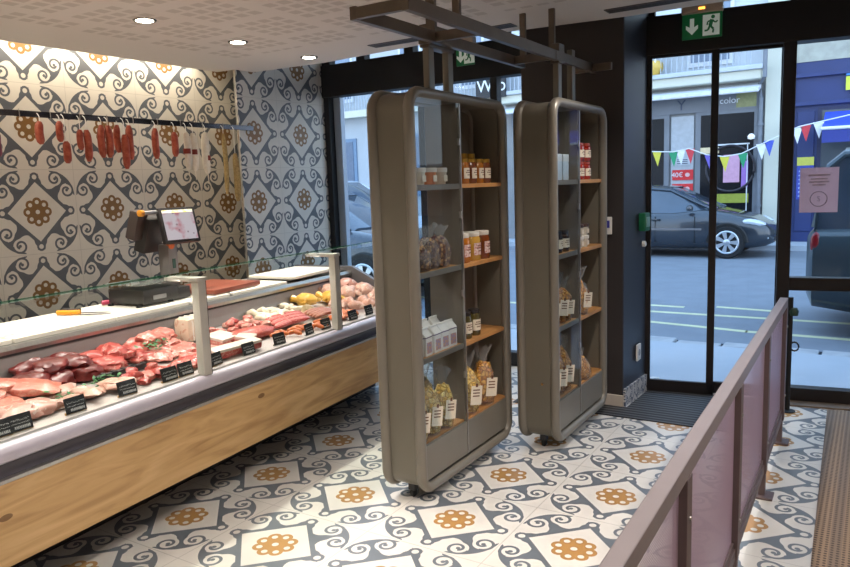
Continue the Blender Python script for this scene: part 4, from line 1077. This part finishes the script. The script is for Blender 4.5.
STONE = mat('grey_stone_wall', (140, 141, 143), .85, 0, .14, 3)
STONE2 = mat('pale_upper_wall', (190, 197, 204), .85, 0, .08, 2)
WOODG = mat('grey_painted_wood', (126, 130, 138), .7, 0, .1, 3)
CREAM = mat('cream_render', (206, 206, 192), .85, 0, .06, 2)
DKWIN = mat('dark_shop_window', (30, 32, 38), .2, 0, .3, 1.2, spec=.15)
BLUEW = mat('blue_painted_wood', (42, 56, 108), .5, 0, .12, 2)
BLUEA = mat('bright_blue_canvas', (58, 84, 220), .6, 0, .08, 2)
SIGNW = mat('white_letters', (226, 230, 236), .6, 0, .03)
bY = 18.
def fbox(x0, x1, z0, z1, y0, y1, name, m, par, bev=0.):
    """box on the street front; y measured out from the wall towards the shop"""
    return MB().box(x0 - par.location.x, x1 - par.location.x, -y1, -y0, z0, z1, bev).build(name, m, par, False)
# grey stone building with the shop
b1 = thing('stone_building', 'grey stone building with shop windows across the street, behind the dark car', 'building', (-4, bY, 0))
fbox(-8.6, -2.2, -.1, 3.75, -.5, 0, 'ground_floor_wall', STONE, b1)
fbox(-8.6, -1.62, 3.75, 9.5, -.5, -.02, 'upper_wall', STONE2, b1)
fbox(-2.2, -1.62, -.1, 9.5, -.5, .12, 'pilaster', CREAM, b1, .02)
fbox(-8.6, -2.25, 3.66, 3.86, .0, .42, 'cornice', CREAM, b1, .03)
fbox(-8.6, -2.22, 3.86, 3.96, .0, .5, 'cornice_slab', STONE2, b1, .02)
o = MB(); o.prism([(.0, 3.62), (-.62, 3.44), (-.62, 3.38), (-.60, 3.36), (0, 3.54)], -4.6, 1.72, 'x'); o.build('awning_rail', mat('white_canvas', (216, 220, 228), .7), b1, False)
fbox(-8.4, -2.3, 3.06, 3.46, .02, .08, 'signboard', WOODG, b1)
text('shop_lettering', 'color', .20, SIGNW, b1, (1.06, -.09, 3.27), (R(90), 0, 0), .003)
text('shop_lettering', 'Y', .34, mat('dark_letters', (74, 84, 106), .7), b1, (.0, -.09, 3.24), (R(90), 0, 0), .003)
fbox(-2.80, -2.38, 3.1, 3.42, .08, .09, 'sign_patch', mat('yellow_green_patch', (150, 152, 108), .7, 0, .15), b1)
def swin(x0, x1, z0, z1, par, name='shop_window'):
    f = fbox(x0 - .12, x1 + .12, z0 - .1, z1 + .12, .0, .06, name, WOODG, par)
    MB().box(x0 - par.location.x, x1 - par.location.x, -.066, -.058, z0, z1).build('pane', DKWIN, f, False)
    return f
swin(-6.2, -4.40, .25, 2.98, b1); sw = swin(-3.56, -2.42, .1, 2.98, b1)
fbox(-4.24, -3.72, .3, 3.0, .0, .03, 'pier_panel', mat('pale_grey_panel', (182, 186, 192), .8), b1)
# inside the window: ring emblem and coloured posters
o = MB(); o.tube([(1.10 + .52 * math.cos(a), -.10, 1.74 + .52 * math.sin(a)) for a in [R(q) for q in range(0, 360, 10)]], .028, 6, closed=True); o.build('ring_emblem', mat('dark_ring', (50, 48, 56), .5), sw)
for (x0, x1, z0, z1, c, n) in ((-3.05, -2.7, 1.42, 2.05, (206, 160, 190), 'pink_poster'), (-3.3, -2.5, .95, 1.16, (150, 160, 60), 'lime_poster'), (-3.56, -3.15, 2.1, 2.24, (222, 206, 168), 'lamp_strip'), (-2.66, -2.52, 1.3, 1.9, (150, 110, 190), 'violet_poster')):
    MB().box(x0 + 4, x1 + 4, -.075, -.068, z0, z1).build(n, mat(n, c, .6, emit=.12), sw, False)
MB().box(-2.55 + 4, -2.53 + 4, -.09, -.07, 0.4, 2.3).build('window_bar', SIGNW, sw, False)
MB().box(-3.2 + 4, -2.5 + 4, -.09, -.07, 2.27, 2.3).build('window_bar', SIGNW, sw, False)
MB().lathe([(0, 0), (.07, .02), (.08, .08), (.04, .13), (0, .14)], c=(-2.46 + 4, -.15, 2.36)).build('white_lamp', mat('lamp_white', (236, 240, 246), .5, emit=.4), sw)
for (z, tx) in ((1.63, '40€'), (1.30, '28€')):
    pp = fbox(-4.20, -3.72, z - .12, z + .12, .03, .05, 'price_board', mat('red_board', (206, 44, 50), .6, 0, .05, emit=.08), b1)
    text('price_number', tx, .16, SIGNW, pp, (-.08, -.056, z), (R(90), 0, 0), .002)
    
    o = MB(); o.prism([((.15) + .055 * math.cos(a), z + .05 * math.sin(a)) for a in [R(q) for q in range(0, 360, 30)]], -.054, -.05, 'y'); o.build('white_oval', mat('oval_white', (232, 190, 190), .6), pp, False)
pp = fbox(-4.12, -3.80, 1.86, 2.02, .03, .04, 'notice_board', mat('pale_notice', (196, 200, 206), .7), b1)
for q in (1.89, 1.94, 1.98): MB().box(-.1, .15, -.042, -.039, q, q + .02).build('printed_line', mat('dark_letters', (74, 84, 106), .7), pp, False)
# balcony with rail and pot
bal = fbox(-8.6, -2.3, 4.9, 4.96, .1, .5, 'balcony_rail', mat('pale_iron', (176, 186, 198), .6), b1)
o = MB()
for k in range(52): o.box(-4.6 + k * .12, -4.58 + k * .12, -.48, -.46, 3.96, 4.92)
o.build('baluster_row', mat('pale_iron', (176, 186, 198), .6), bal, False)
for x in (-7.6, -5.6, -3.4):
    f = fbox(x - .5, x + .5, 4.1, 6.3, -.02, .02, 'upper_window', mat('pale_frame', (214, 218, 224), .6), b1)
    MB().box(x - .42 + 4, x + .42 + 4, -.03, -.018, 4.2, 6.2).build('pane', mat('sky_pane', (120, 136, 158), .1), f, False)
t = thing('balcony_planter', 'round yellow-brown pot on the balcony across the street', 'planter', (-4.55, 17.62, 3.965))
MB().lathe([(0, 0), (.12, 0), (.2, .14), (.19, .26), (.13, .32), (0, .32)]).build('pot', mat('yellow_pot', (186, 160, 86), .5), t)
MB().tube([(-.12, -.1, .2), (-.1, -.12, .62)], .02, 6).build('stake', SIGNW, t); MB().tube([(.05, -.15, .1), (.05, -.16, .6)], .02, 6).build('stake', SIGNW, t)
t = thing('drain_pipe', 'grey drain pipe down the edge of the stone building', 'pipe', (-2.28, 17.86, .06))
MB().tube([(0, 0, 0), (0, 0, 3.2), (-.03, -.05, 3.5), (.1, -.3, 3.62), (.1, -.3, 4.6)], .045, 8).build('pipe', mat('pipe_grey', (120, 126, 136), .5), t)
for z in (.8, 2.6): MB().lathe([(.0, 0), (.065, 0), (.065, .05), (.0, .05)], c=(0, 0, z)).build('collar', mat('pipe_grey', (120, 126, 136), .5), t)
# blue shop
b2 = thing('blue_shop_front', 'blue painted shop front with an awning across the street', 'building', (0, bY, 0))
fbox(-1.62, 6, -.1, 3.95, -.5, .0, 'blue_wall', BLUEW, b2)
fbox(-1.62, 6, 3.95, 9.5, -.5, .02, 'upper_wall', mat('worn_lintel', (180, 180, 168), .85, 0, .3, 3), b2)
fbox(-1.62, 6, 3.62, 3.70, .0, .10, 'moulding', BLUEW, b2, .01); fbox(-1.62, 6, 3.02, 3.10, .0, .10, 'moulding', BLUEW, b2, .01)
fbox(-1.55, -1.22, .3, 2.9, .0, .03, 'side_panel', BLUEW, b2, .01)
f = fbox(-1.16, 4, .2, 2.96, .0, .03, 'shop_window', mat('dark_blue_frame', (34, 40, 76), .5), b2)
MB().box(-1.08, 3.9, -.04, -.028, .25, 2.9).build('pane', mat('grey_shop_glass', (84, 92, 100), .2, 0, .2, 1), f, False)
o = MB(); o.prism([(-.03, 2.86), (-.9, 2.50), (-.9, 2.46), (-.03, 2.80)], -1.02, 4, 'x'); aw = o.build('awning', BLUEA, b2, False)
MB().tube([(-1.04, -.9, 2.47), (4, -.9, 2.47)], .035, 8).build('awning_bar', SIGNW, aw)
MB().box(-1.02, 4, -.905, -.885, 2.18, 2.46).build('valance', mat('deep_blue_canvas', (44, 58, 140), .6), aw, False)
text('awning_lettering', 'GOURMAND', .22, mat('pale_gold_letters', (170, 168, 178), .6), aw, (.18, -.91, 2.33), (R(90), 0, 0), .003)
yp = fbox(-.66, -.3, 3.28, 3.56, .06, .09, 'yellow_sign', mat('yellow_sign', (206, 214, 70), .5, emit=.1), b2)
MB().box(-.5, -.32, -.095, -.09, 3.34, 3.46).build('dark_shape', mat('dark_olive', (70, 80, 30), .5), yp, False)
fbox(-.66, -.3, 3.58, 3.68, .06, .09, 'blue_sign', mat('sky_blue_sign', (60, 140, 220), .5), b2)
ps = fbox(-1.53, -1.2, 1.0, 1.92, .03, .05, 'blue_poster', mat('poster_blue', (58, 74, 170), .5), b2)
MB().box(-1.53, -1.2, -.056, -.05, 1.74, 1.92).build('yellow_heading', mat('yellow_heading', (206, 206, 90), .5), ps, False)
for k in range(7): MB().box(-1.49, -1.24 - .04 * (k % 3), -.054, -.05, 1.06 + k * .09, 1.09 + k * .09).build('printed_line', mat('pale_blue_print', (170, 186, 226), .6), ps, False)
# pale building further along
b3 = thing('pale_building', 'pale blue-white building with railings seen through the shop window', 'building', (-14, bY, 0))
fbox(-34, -8.6, -.1, 9.5, -.5, .0, 'wall', mat('pale_blue_wall', (176, 182, 188), .85, 0, .08, 1.5), b3)
fbox(-34, -8.6, 3.7, 3.9, .0, .35, 'balcony_slab', CREAM, b3)
rl = fbox(-34, -8.6, 4.86, 4.92, .28, .34, 'balcony_rail', mat('pale_iron', (176, 186, 198), .6), b3)
o = MB()
for k in range(120): o.box(-8 + k * .11, -7.98 + k * .11, -.32, -.30, 3.9, 4.88)
o.build('baluster_row', mat('pale_iron', (176, 186, 198), .6), rl, False)
for x in (-16.6, -14.1, -11.6, -9.6):
    f = fbox(x - .42, x + .42, 1.3 if x < -11 else .9, 3.1, .0, .04, 'shuttered_window', mat('slate_blue_shutter', (110, 134, 160), .6), b3)
    MB().box(x - .3 + 14, x + .3 + 14, -.055, -.04, 1.5, 3.0).build('pane', mat('blue_grey_pane', (86, 104, 128), .3), f, False)
    f = fbox(x - .4, x + .4, 4.2, 6.2, .0, .04, 'upper_window', mat('pale_frame', (214, 218, 224), .6), b3)
    MB().box(x - .32 + 14, x + .32 + 14, -.055, -.04, 4.3, 6.1).build('pane', mat('sky_pane', (120, 136, 158), .1), f, False)
t = thing('shop_sign', 'black shop sign with white script letters seen above the cabinets', 'sign', (-8.80, 17.5, 3.75))
MB().box(-.42, .46, -.04, .04, .08, .74, .01).build('board', mat('sign_black', (28, 30, 36), .5), t, False)
MB().box(-.05, .05, .04, .5, .35, .40).build('wall_arm', mat('sign_black', (28, 30, 36), .5), t, False)
text('lettering', 'W o', .46, SIGNW, t, (.05, -.045, .38), (R(90), 0, 0), .003)

# bunting
pts = [(-5.6, 2.42), (-4.56, 2.2), (-4.04, 2.16), (-3.68, 2.22), (-3.3, 2.06), (-2.92, 2.0), (-2.57, 2.05), (-2.07, 2.28), (-1.46, 2.55), (0.4, 2.9)]
t = thing('bunting', 'string of small coloured pennant flags across the shop fronts opposite', 'bunting', (-3, 17.3, 2.1))
MB().tube([(x + 3, 0, z - 2.1) for x, z in pts], .012, 5).build('cord', SIGNW, t)
FC = {'yellow': (214, 206, 70), 'green': (36, 150, 104), 'white': (230, 232, 236), 'red': (206, 60, 70), 'violet': (110, 96, 190), 'blue': (70, 90, 190)}
def zat(x):
    for (a, za), (b_, zb) in zip(pts, pts[1:]):
        if a <= x <= b_: return za + (zb - za) * (x - a) / (b_ - a)
    return 2.4
for (x, c) in ((-4.40, 'yellow'), (-4.03, 'green'), (-3.87, 'white'), (-3.66, 'red'), (-3.24, 'violet'), (-2.92, 'yellow'), (-2.55, 'green'), (-2.18, 'white'), (-2.03, 'blue'), (-1.50, 'white'), (-1.34, 'red'), (-1.1, 'white')):
    z = zat(x) - 2.1; s_ = .13
    fl = MB().prism([(x + 3 - s_ * .8, z), (x + 3 + s_ * .8, z), (x + 3 + .02, z - .34)], -.002, .002, 'y').build('pennant', mat('flag_' + c, FC[c], .6), t, False)
    tag(fl, c + ' pennant')

# ------------------------------------------------------------------ vehicles
TYRE = mat('tyre', (26, 27, 30), .8); RIM = mat('alloy_rim', (190, 196, 204), .3, .7, .05)
GLASSD = mat('car_window', (70, 84, 100), .08, .2, .25, 1.5, spec=.9)
LENS = mat('headlamp_lens', (206, 214, 224), .1, .3, .1, 20)
REDL = mat('tail_lamp', (132, 26, 34), .2)
def wheel(par, x, y, r, sgn):
    w = MB().lathe([(r * .6, -.09), (r * .93, -.10), (r, -.05), (r, .05), (r * .93, .10), (r * .6, .09)], M=Matrix.Translation((x, y, r)) @ Matrix.Rotation(R(90), 4, 'X'), seg=28).build('wheel', TYRE, par)
    o = MB(); yo = sgn * .105
    n = 26
    o.loft([[(x + q * math.cos(2 * PI * k / n), y + yo + e, r + q * math.sin(2 * PI * k / n)) for k in range(n)] for q, e in ((r * .72, 0), (r * .66, sgn * .012), (r * .60, 0))], cap=False)
    for k in range(7):
        a = 2 * PI * k / 7; ca, sa = math.cos(a), math.sin(a)
        def P(rad, off): return (x + rad * ca - off * sa, y + yo + sgn * .006, r + rad * sa + off * ca)
        o.quad(P(r * .08, .02), P(r * .64, .045), P(r * .64, -.045), P(r * .08, -.02))
    o.loft([[(x + q * math.cos(2 * PI * k / n), y + yo + e, r + q * math.sin(2 * PI * k / n)) for k in range(n)] for q, e in ((r * .2, sgn * .004), (r * .13, sgn * .02), (.002, sgn * .02))], cap=False)
    o.build('alloy_rim', RIM, w)
    o = MB(); o.loft([[(x + q * math.cos(2 * PI * k / n), y + yo - sgn * .02, r + q * math.sin(2 * PI * k / n)) for k in range(n)] for q in (r * .72, .002)], cap=False); o.build('rim_shadow', BLACK, w)
def vehicle(name, lab, loc, rz, paint, st, cab, wx, wr, wid, roof=True, rails=True):
    """st: stations (x, z bottom, z top, half width); cab: (x, z top, half width top) over the belt line"""
    t = thing(name, lab, 'car' if name != 'van' else 'van', loc, rz)
    secs = []
    for x, zb, zt, w in st:
        h = zt - zb
        half = [(w * .86, zb), (w * .97, zb + h * .12), (w, zb + h * .35), (w * .99, zb + h * .62), (w * .965, zt - h * .12), (w * .90, zt - h * .03), (w * .6, zt)]
        secs.append([(x, -y, z) for y, z in half] + [(x, y, z) for y, z in half[::-1]])
    MB().loft(secs).build('body', paint, t, ang=50)
    def belt(x):
        for a, b_ in zip(st, st[1:]):
            if a[0] <= x <= b_[0]: f = (x - a[0]) / (b_[0] - a[0]); return a[2] + f * (b_[2] - a[2]), (a[3] + f * (b_[3] - a[3])) * .90
        return st[-1][2], st[-1][3]
    secs = []
    for x, zt, w in cab:
        bz, bw = belt(x)
        secs.append([(x, -bw, bz - .03), (x, -w - .02, zt - .06), (x, -w * .85, zt), (x, w * .85, zt), (x, w + .02, zt - .06), (x, bw, bz - .03)])
    MB().loft(secs).build('windows', GLASSD, t, ang=30)
    rs = [c for c in cab if c[1] > max(q[1] for q in cab) - .16]
    MB().loft([[(x, -w - .035, zt - .085), (x, -w * .85, zt + .012), (x, w * .85, zt + .012), (x, w + .035, zt - .085)] for x, zt, w in rs]).build('roof', paint, t, ang=60)
    for sd in (-1, 1):
        path = []
        for x, zt, w in cab[::-1]:
            bz, bw = belt(x)
            if zt - bz < .06: path.append((x, sd * bw, bz))
            else: path.append((x, sd * (w + .022), zt - .055))
        MB().tube(path, .03, 6).build('window_pillar', paint, t)
        xs = (cab[0][0] + cab[-1][0]) / 2 - .05
        bz, bw = belt(xs); zt, w = rs[len(rs) // 2][1:]
        MB().tube([(xs, sd * (bw + .005), bz), (xs - .05, sd * (w + .03), zt - .05)], .035, 6).build('door_pillar', DARK, t)
        yb = sd * (wid + .003)
        for x in wx:
            n = 18
            o = MB(); o.loft([[(x + q * math.cos(PI * k / n), sd * (wid - .03 + e), wr + q * math.sin(PI * k / n)) for k in range(n + 1)] for q, e in ((wr * 1.20, .012), (wr * 1.13, .042), (wr * .9, .03))], cap=False); o.build('wheel_arch', BLACK, t)
            wheel(t, x, sd * (wid - .075), wr, sd)
        ym = (wid + .006) * sd
        MB().box(wx[1] + .5, wx[0] - .48, min(ym, ym - sd * .03), max(ym, ym - sd * .03), .56, .60, .004).build('side_moulding', GREY, t, False)
        for xx in (wx[0] - .62, (wx[0] + wx[1]) / 2 - .1):
            MB().box(xx, xx + .008, min(ym - sd * .002, ym - sd * .03), max(ym - sd * .002, ym - sd * .03), .3, .84).build('door_seam', BLACK, t, False)
            MB().box(xx - .95 + .1, xx - .95 + .28, min(ym + sd * .02, ym - sd * .03), max(ym + sd * .02, ym - sd * .03), .76, .80, .01).build('door_handle', paint, t)
        bz, bw = belt(cab[-1][0] - .42)
        MB().lump((cab[-1][0] - .40, sd * (bw + .15), bz + .04), (.07, .10, .075), 3, .03, 2).build('wing_mirror', paint, t)
        xf, zb, zt, w = st[-3]; xg, zb2, zt2, w2 = st[-2]
        MB().lump((xf + .03, sd * (w * .86), zt - .10), (.24, .10, .075), 5, .05, 2, M=Matrix.Rotation(R(-sd * 24), 4, 'Z') @ Matrix.Rotation(R(10), 4, 'Y')).build('headlamp', LENS, t)
        MB().lump((xg + .0, sd * (w2 * .86), zb2 + .16), (.07, .06, .05), 5, .05, 2).build('fog_lamp', LENS, t)
        xr, zb, zt, w = st[1]
        MB().lump((xr + .02, sd * (w * .95), zt - .16), (.05, .03, .12), 6, .04, 2).build('tail_lamp', REDL, t)
    xg, zb2, zt2, w2 = st[-1]
    MB().box(xg - .05, xg + .015, -w2 * .8, w2 * .8, zb2 + .03, zb2 + .12, .01).build('grille', DARK, t)
    return t
HATCH = [(-2.10, .38, .84, .62), (-2.02, .28, .94, .76), (-1.5, .2, .97, .85), (-.5, .19, .94, .87), (.3, .19, .93, .87), (.92, .19, .99, .86), (1.35, .2, .91, .85), (1.75, .21, .80, .80), (1.98, .24, .68, .70), (2.12, .3, .54, .52)]
HCAB = [(-1.96, 1.0, .60), (-1.62, 1.30, .60), (-1.1, 1.43, .62), (-.4, 1.48, .63), (.18, 1.42, .61), (.62, 1.20, .64), (1.02, .98, .70)]
P1 = mat('dark_steel_paint', (52, 60, 70), .25, .4, .08, 3, coat=.8)
vehicle('car', 'dark grey hatchback parked across the street, seen through the sliding door', (-3.80, 16.0, -.05), 0, P1, HATCH, HCAB, (1.32, -1.28), .325, .87)
P2 = mat('white_paint', (214, 222, 232), .25, 0, .04, 3, coat=.6)
vehicle('car', 'white car parked beyond the dark one, seen through the shop window', (-10.6, 13.2, .05), 0, P2, [(x, a, b_ * 1.12, c) for x, a, b_, c in HATCH], [(x, z * 1.18, w) for x, z, w in HCAB], (1.32, -1.28), .34, .87)
P3 = mat('blue_grey_paint', (46, 56, 68), .22, .4, .08, 3, coat=.8)
vehicle('car', 'blue-grey car close to the kerb outside the shop window', (-7.55, 9.1, -.05), 0, P3, [(x, a, b_ * 1.06, c) for x, a, b_, c in HATCH], [(x, z * 1.07, w) for x, z, w in HCAB], (1.32, -1.28), .33, .87)
P4 = mat('teal_grey_paint', (54, 68, 76), .3, .2, .1, 2, coat=.5)
VAN = [(-2.30, .42, 1.02, .82), (-2.24, .30, 1.10, .92), (-1.6, .22, 1.12, .96), (-.2, .22, 1.12, .97), (.9, .22, 1.14, .96), (1.3, .22, 1.10, .95), (1.8, .24, .98, .9), (2.1, .26, .80, .78), (2.25, .32, .6, .6)]
VCAB = [(-2.24, 1.14, .80), (-2.16, 1.72, .78), (-2.0, 1.86, .78), (-.8, 1.92, .80), (.2, 1.90, .78), (.8, 1.62, .76), (1.34, 1.12, .76)]
vehicle('van', 'dark teal van parked at the kerb behind the paper notice', (1.72, 8.95, -.05), 0, P4, VAN, VCAB, (1.5, -1.45), .34, .97)

# ------------------------------------------------------------------ light
def spot(loc, energy, size=R(110), rad=.05, colr=(1, .92, .85), blend=.6, tgt=None):
    l = bpy.data.lights.new('spot', 'SPOT'); l.energy = energy; l.spot_size = size; l.spot_blend = blend; l.shadow_soft_size = rad; l.color = colr
    o = bpy.data.objects.new('ceiling_spot', l); col.objects.link(o); o.location = loc
    if tgt: o.rotation_euler = (Vector(tgt) - Vector(loc)).to_track_quat('-Z', 'Y').to_euler()
def area(loc, energy, sx, sy, colr, rot=(0, 0, 0)):
    l = bpy.data.lights.new('area', 'AREA'); l.shape = 'RECTANGLE'; l.size = sx; l.size_y = sy; l.energy = energy; l.color = colr
    o = bpy.data.objects.new('strip_light', l); col.objects.link(o); o.location = loc; o.rotation_euler = rot
for p in ((-3.70, 2.87), (-3.77, 3.67), (-3.80, 4.44), (-3.66, 2.0), (-3.62, 1.1)):
    spot((p[0], p[1], 2.60), 112, R(96), .04, blend=.5, tgt=(p[0] + .75, p[1], 0))
for p in ((-1.35, 1.7), (-1.15, .6), (-.9, 2.7), (-.95, 3.9), (.4, 1.5), (-1.2, -.6)):
    spot((p[0], p[1], 2.60), 58, R(120))
spot((.6, 3.2, 2.60), 110, R(120))
area((-4.97, 1.6, 2.76), 44, .14, 5.6, (1, .88, .70))
area(tuple(cw(-.10, .25, 1.16)), 8, .05, 4.1, (1, .92, .86), (0, R(-38) * -1, TH))
w = bpy.data.worlds.new('dusk_sky'); bpy.context.scene.world = w; w.use_nodes = True
nt = w.node_tree; bg = nt.nodes['Background']
tc = nt.nodes.new('ShaderNodeTexCoord'); sp = nt.nodes.new('ShaderNodeSeparateXYZ'); nt.links.new(tc.outputs['Generated'], sp.inputs[0])
rp = nt.nodes.new('ShaderNodeValToRGB'); rp.color_ramp.elements[0].position = .0; rp.color_ramp.elements[1].position = .6
rp.color_ramp.elements[0].color = (.80, .91, 1., 1); rp.color_ramp.elements[1].color = (.43, .67, 1., 1)
nt.links.new(sp.outputs[2], rp.inputs[0]); nt.links.new(rp.outputs[0], bg.inputs[0])
bg.inputs[1].default_value = 3.05

# ------------------------------------------------------------------ camera
cam = bpy.data.cameras.new('camera'); co = bpy.data.objects.new('camera', cam); col.objects.link(co)
yaw, pitch, roll, f = .5634, .136, -.0351, 717.233
fw = Vector((-math.sin(yaw) * math.cos(pitch), math.cos(yaw) * math.cos(pitch), -math.sin(pitch)))
r0 = Vector((math.cos(yaw), math.sin(yaw), 0)); u0 = r0.cross(fw)
rr_ = r0 * math.cos(roll) + u0 * math.sin(roll); uu = -r0 * math.sin(roll) + u0 * math.cos(roll)
M = Matrix((rr_, uu, -fw)).transposed().to_4x4(); M.translation = (0, 0, 1.5989)
co.matrix_world = M
cam.sensor_fit = 'HORIZONTAL'; cam.sensor_width = 36.; cam.lens = f * 36. / 850.; cam.clip_start = .05; cam.clip_end = 300
sc_ = bpy.context.scene
sc_.camera = co
sc_.view_settings.view_transform = 'Standard'; sc_.view_settings.look = 'None'; sc_.view_settings.exposure = .12
